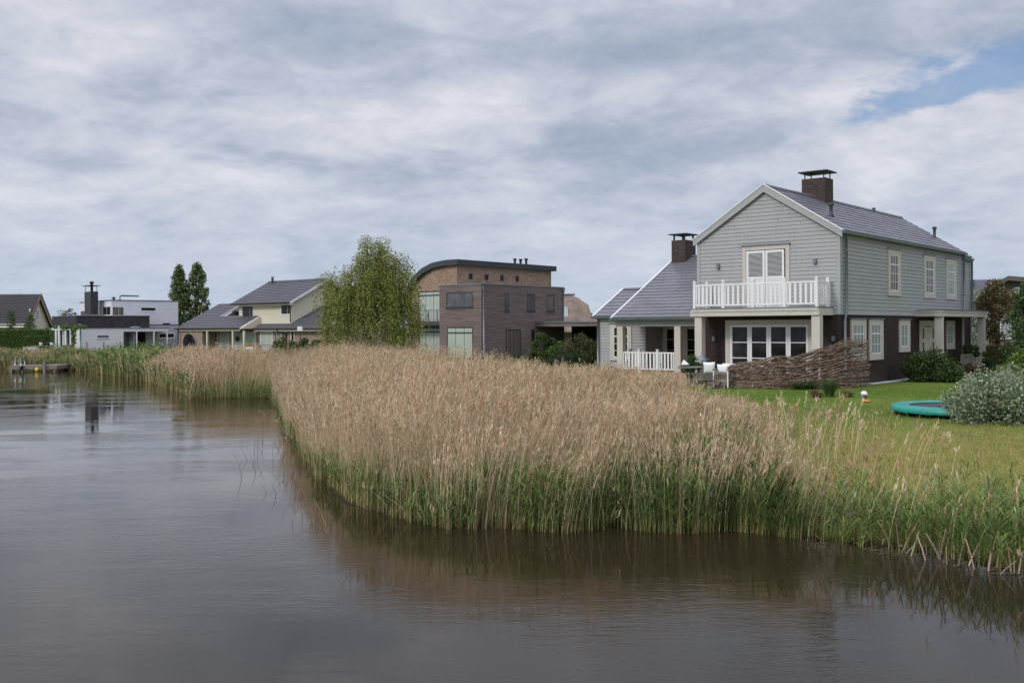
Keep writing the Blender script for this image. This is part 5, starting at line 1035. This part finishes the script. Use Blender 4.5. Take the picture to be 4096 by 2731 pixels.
def white_garden():
    # pergola overgrown with vine
    x0, x1, y = wpt(224, 98), wpt(262, 98), 98
    t = thing('pergola', 'white garden pergola overgrown with green vine left of the barn door', 'pergola', (x0, y, 1.0))
    w = x1 - x0
    for x in (0, w):
        for yy in (0, 1.6): MB().box(x - .07, x + .07, yy - .07, yy + .07, 0, 2.25).build('post', WHITE, t)
    MB().box(-.4, w + .5, -.06, .06, 2.25, 2.36).box(-.4, w + .5, 1.55, 1.67, 2.25, 2.36).build('beam', WHITE, t)
    c = [(x, random.uniform(-.2, 1.6), 2.45 + random.uniform(-.1, .15)) for x in np.linspace(-.7, w + 1.6, 12)] + [(w + .7, .2, z) for z in np.linspace(.9, 2.3, 7)] + [(-.5, .2, z) for z in np.linspace(1.0, 2.2, 5)]
    leaves('vine', blob_points(2600, c, (.28, .3, .22), .2), .15, [(.12, .19, .04), (.08, .14, .03), (.17, .24, .07)], t)
    t = thing('tall_garden_pole', 'white leaning garden pole in front of the pergola', 'pole', (wpt(238, 95), 95, .97)); MB().tube([(0, 0, 0), (-.06, 0, 2.66)], .09, 8).build('pole', WHITE, t)
    # terrace wall / bench, table and pots
    t = thing('garden_bench', 'white block garden bench at the left edge of the terrace', 'bench', (wpt(98, 93), 93, .95)); MB().box(0, 1.15, -.3, .3, 0, .72).build('seat', WHITE, t); MB().box(.2, .95, -.55, -.32, 0, .38).build('foot_stool', WOODB, t)
    t = thing('teak_table', 'weathered wooden garden table with pots left of the pergola', 'table', (wpt(170, 96), 96, 1.0)); MB().box(-1.0, 1.0, -.5, .5, .70, .76).build('table_top', WOODG, t)
    for x in (-.9, .9):
        for yy in (-.42, .42): MB().box(x - .05, x + .05, yy - .05, yy + .05, 0, .70).build('leg', WOODG, t)
    for i, (px, lb) in enumerate(((149, 'wooden garden chair at the left end of the weathered table'), (170, 'wooden garden chair behind the middle of the weathered table'))):
        t = thing('garden_chair', lb, 'chair', (wpt(px, 97), 97, 1.0)); MB().box(-.26, .26, -.25, .25, .40, .45).build('seat', WOODG, t); MB().box(-.27, .27, .22, .27, .46, 1.08).build('backrest', WOODG, t)
        for x in (-.22, .22):
            for yy in (-.2, .2): MB().box(x - .025, x + .025, yy - .025, yy + .025, 0, .40).build('leg', WOODG, t)
    for px, lb, col in ((163, 'white pot with red flowers on the weathered garden table', (.45, .05, .04)), (192, 'dark pot plant on the right part of the garden table', (.12, .05, .04)), (206, 'white pot with a green plant right of the garden table', (.10, .15, .04))):
        t = thing('flower_pot', lb, 'pot', (wpt(px, 95.7), 95.7, 1.76)); MB().lathe(0, 0, [(.12, 0), (.16, .28), (.15, .29)], 12).build('pot', WHITE if px != 192 else BLACKM, t, True); leaves('plant', blob_points(90, [(0, 0, .38)], (.15, .15, .12), .2), .10, [col, (.06, .09, .03)], t)
    t = thing('rattan_planter', 'dark brown woven planter box right of the pergola', 'planter', (wpt(274, 96), 96, .95)); MB().box(-.45, .45, -.3, .3, 0, .85).build('box', WOODB, t)
    for i, px in enumerate((347, 415, 480)): t = thing('fence_post', ('left', 'middle', 'right')[i] + ' one of three thin dark posts before the white house wall', 'post', (wpt(px, 92), 92, .95), 0, 'thin posts behind the reeds'); MB().tube([(0, 0, -.1), (0, 0, 1.2)], .05, 6).build('post', WOODB, t)
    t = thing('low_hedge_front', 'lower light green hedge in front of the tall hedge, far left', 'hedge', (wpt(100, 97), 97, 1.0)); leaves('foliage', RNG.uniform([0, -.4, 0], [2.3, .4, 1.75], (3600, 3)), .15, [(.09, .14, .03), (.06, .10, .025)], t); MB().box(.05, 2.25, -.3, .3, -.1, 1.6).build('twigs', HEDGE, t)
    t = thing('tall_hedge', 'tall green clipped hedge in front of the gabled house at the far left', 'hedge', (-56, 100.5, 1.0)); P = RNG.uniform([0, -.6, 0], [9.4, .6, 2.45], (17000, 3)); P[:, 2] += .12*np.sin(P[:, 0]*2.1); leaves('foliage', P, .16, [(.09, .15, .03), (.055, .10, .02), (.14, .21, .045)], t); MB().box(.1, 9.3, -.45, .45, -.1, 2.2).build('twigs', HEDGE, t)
    def conifer(x, y, h, w, lab):
        cl = [(math.cos(i*2.4)*w*(1 - i/26)*.8, math.sin(i*2.4)*w*(1 - i/26)*.6, .5 + (h - .6)*i/25) for i in range(26)]
        tree('small_conifer', lab, x, y, cl, (.34, .34, .20), 2100, .15, [(.07, .10, .045), (.10, .135, .06), (.14, .18, .08)], .06, None, None, 2.4, .2, 1.)
    conifer(wpt(46, 103), 103, 4.3, 1.1, 'narrow dark conifer in front of the tiled roof, left of the two'); conifer(wpt(122, 101.8), 101.8, 3.9, 1.25, 'wider airy conifer before the cream gable, right of the two')
    t = thing('terrace_plant', 'leafy potted plant with blue pot on the flat roof terrace', 'potted plant', (wpt(278, 108), 108, 4.1)); MB().ball((0, 0, .65), (.30, .3, .34)).build('pot', mat('blue_glaze', (.08, .15, .32), .3), t, True); MB().lathe(0, 0, [(.22, 0), (.22, .45)], 10).build('stand', DARKM, t); leaves('foliage', blob_points(380, [(-.3, 0, 1.1), (.1, 0, 1.3), (.5, 0, .9), (-.5, 0, .8)], (.28, .3, .22), .2), .16, [(.11, .14, .03), (.30, .20, .05), (.07, .11, .03)], t)
    for i, px in enumerate((346, 368, 389)): t = thing('terrace_chair', ('left', 'middle', 'right')[i] + ' one of three low wicker seats on the flat roof terrace', 'chair', (wpt(px, 107.5), 107.5, 4.1), 0, 'wicker seats on the roof terrace'); MB().box(-.34, .34, -.3, .3, .1, .55).build('seat', WOODG, t); MB().box(-.34, .34, .24, .32, .55, .84).build('backrest', WOODG, t)
    t = thing('garden_boulder', 'pale rounded boulder lying behind the reeds at the far left', 'boulder', (wpt(134, 90), 90, .95)); MB().ball((0, 0, .25), (.75, .4, .42), 14, 8).build('stone', mat('pale_stone', (.50, .46, .36), .9, bump=.02), t, True)
white_garden()
def left_house():
    Lh = Fr(-54.8, 111.6, 0, 1.0); H = house('tiled_gable_house', Lh, 'house with steep dark tiled roof and cream gable at the left edge')
    MB().box(-14, 0, 0, 6.6, -.2, 2.6).prism([(0, 2.6), (6.6, 2.6), (3.3, 6.2)], 'x', -14, 0).build('inner_wall', CREAM, H)
    def clip(z): return (0, 6.6) if z < 2.5 else ((z - 2.5)/1.15, 6.6 - (z - 2.5)/1.15)
    MB().boards('S', 0, 0, 6.6, .2, 6.2, .17, clip, .03, .02).build('gable_wall', CREAM, H)
    s = MB(); s.tiles((-14, -.55, 1.9), (.45, -.55, 1.9), (.45, 3.3, 6.42), (-14, 3.3, 6.42), 17, 1, .06, .14); s.tiles((.45, 7.15, 1.9), (-14, 7.15, 1.9), (-14, 3.3, 6.42), (.45, 3.3, 6.42), 17, 1, .06, .14); s.build('roof', TILE3, H)
    MB().prism([(-.58, 1.62), (-.58, 1.92), (3.3, 6.50), (7.18, 1.92), (7.18, 1.62), (3.3, 6.12)], 'x', .455, .53).build('verge_board', WOODB, H)
    MB().prism([(-.45, 1.60), (-.45, 1.88), (3.3, 6.30), (7.05, 1.88), (7.05, 1.60), (3.3, 5.92)], 'x', .38, .45).build('verge_lining', CREAM, H)
    for (a, b) in ((1.6, 2.35), (2.85, 3.7)): window(H, 'S', 0, a, b, 3.45, 4.6, CURT, (.12, .1, .1), trimm=WHITE, d=.05)
    window(H, 'S', 0, 4.6, 6.1, .3, 2.0, GLASS, (.1, .1, 0), trimm=WHITE, d=.05); window(H, 'F', 0, -6, -4, .5, 1.8, GLASS, (.1, .1, .1), trimm=WHITE, d=.05)
    tree('birch_tree', 'thin pale twigs of a young tree behind the left gable', -53.9, 119, [(0, 0, 4.3), (.2, 0, 3.7), (-.3, 0, 3.2), (.5, 0, 2.8), (.1, 0, 2.2)], (.5, .4, .5), 420, .15, [(.28, .32, .20), (.20, .25, .14)], .05, PALEBARK, None, 2, .2, 1.)
left_house()
def dock():
    t = thing('swimming_jetty', 'weathered wooden swimming jetty with steel ladder in the far left water', 'jetty', (-39.2, 77.7, 0))
    s = MB(); 
    for i in range(14): y = .02 + i*.13; s.box(0, 3.65 + .02*math.sin(i*3), y, y + .12, .46, .50)
    for i in range(12): x = 2.0 + i*.14; s.box(x, x + .13, 1.9, 5.0, .46, .50)
    s.build('deck', WOODG, t); MB().box(-.02, 3.68, -.06, 0, .20, .47).box(3.66, 3.72, 0, 1.84, .20, .47).build('edge_beam', WOODG, t)
    for (x, y, z) in ((.12, .25, .95), (2.75, -.14, .85), (.12, 1.7, .55), (2.7, 1.7, .47), (3.45, .1, .2), (.1, -.0, .2)): MB().box(x - .09, x + .09, y - .09, y + .09, -.6, z).build('pile', WOODG, t)
    for x in (.35, .80): MB().tube([(x, .1, -.3), (x, .1, 1.0), (x + .02, .18, 1.18), (x + .05, .38, 1.22), (x + .08, .52, 1.05), (x + .09, .55, .5)], .020, 8).build('ladder_rail', mat('stainless_steel', (.6, .6, .6), .25, metal=1.), t, True)
    tag(MB().ball((0, 0, 0), (.15, .15, .17)).tube([(0, 0, .1), (0, 0, .36)], .03, 6).build('mooring_buoy', mat('yellow_plastic', (.75, .52, .02), .4), None, True, (-37.0, 77.5, .16)), 'yellow round buoy hanging from the front of the jetty', 'buoy')
    tag(MB().tube([(-.15, 0, -.05), (0, 0, .18), (.14, 0, .36)], [.09, .15, .07], 10).build('boat_fender', mat('dark_blue_rubber', (.02, .025, .05), .6), None, True, (-38.25, 77.52, .10)), 'dark blue rubber fender hanging at the left of the yellow buoy', 'fender')
dock()
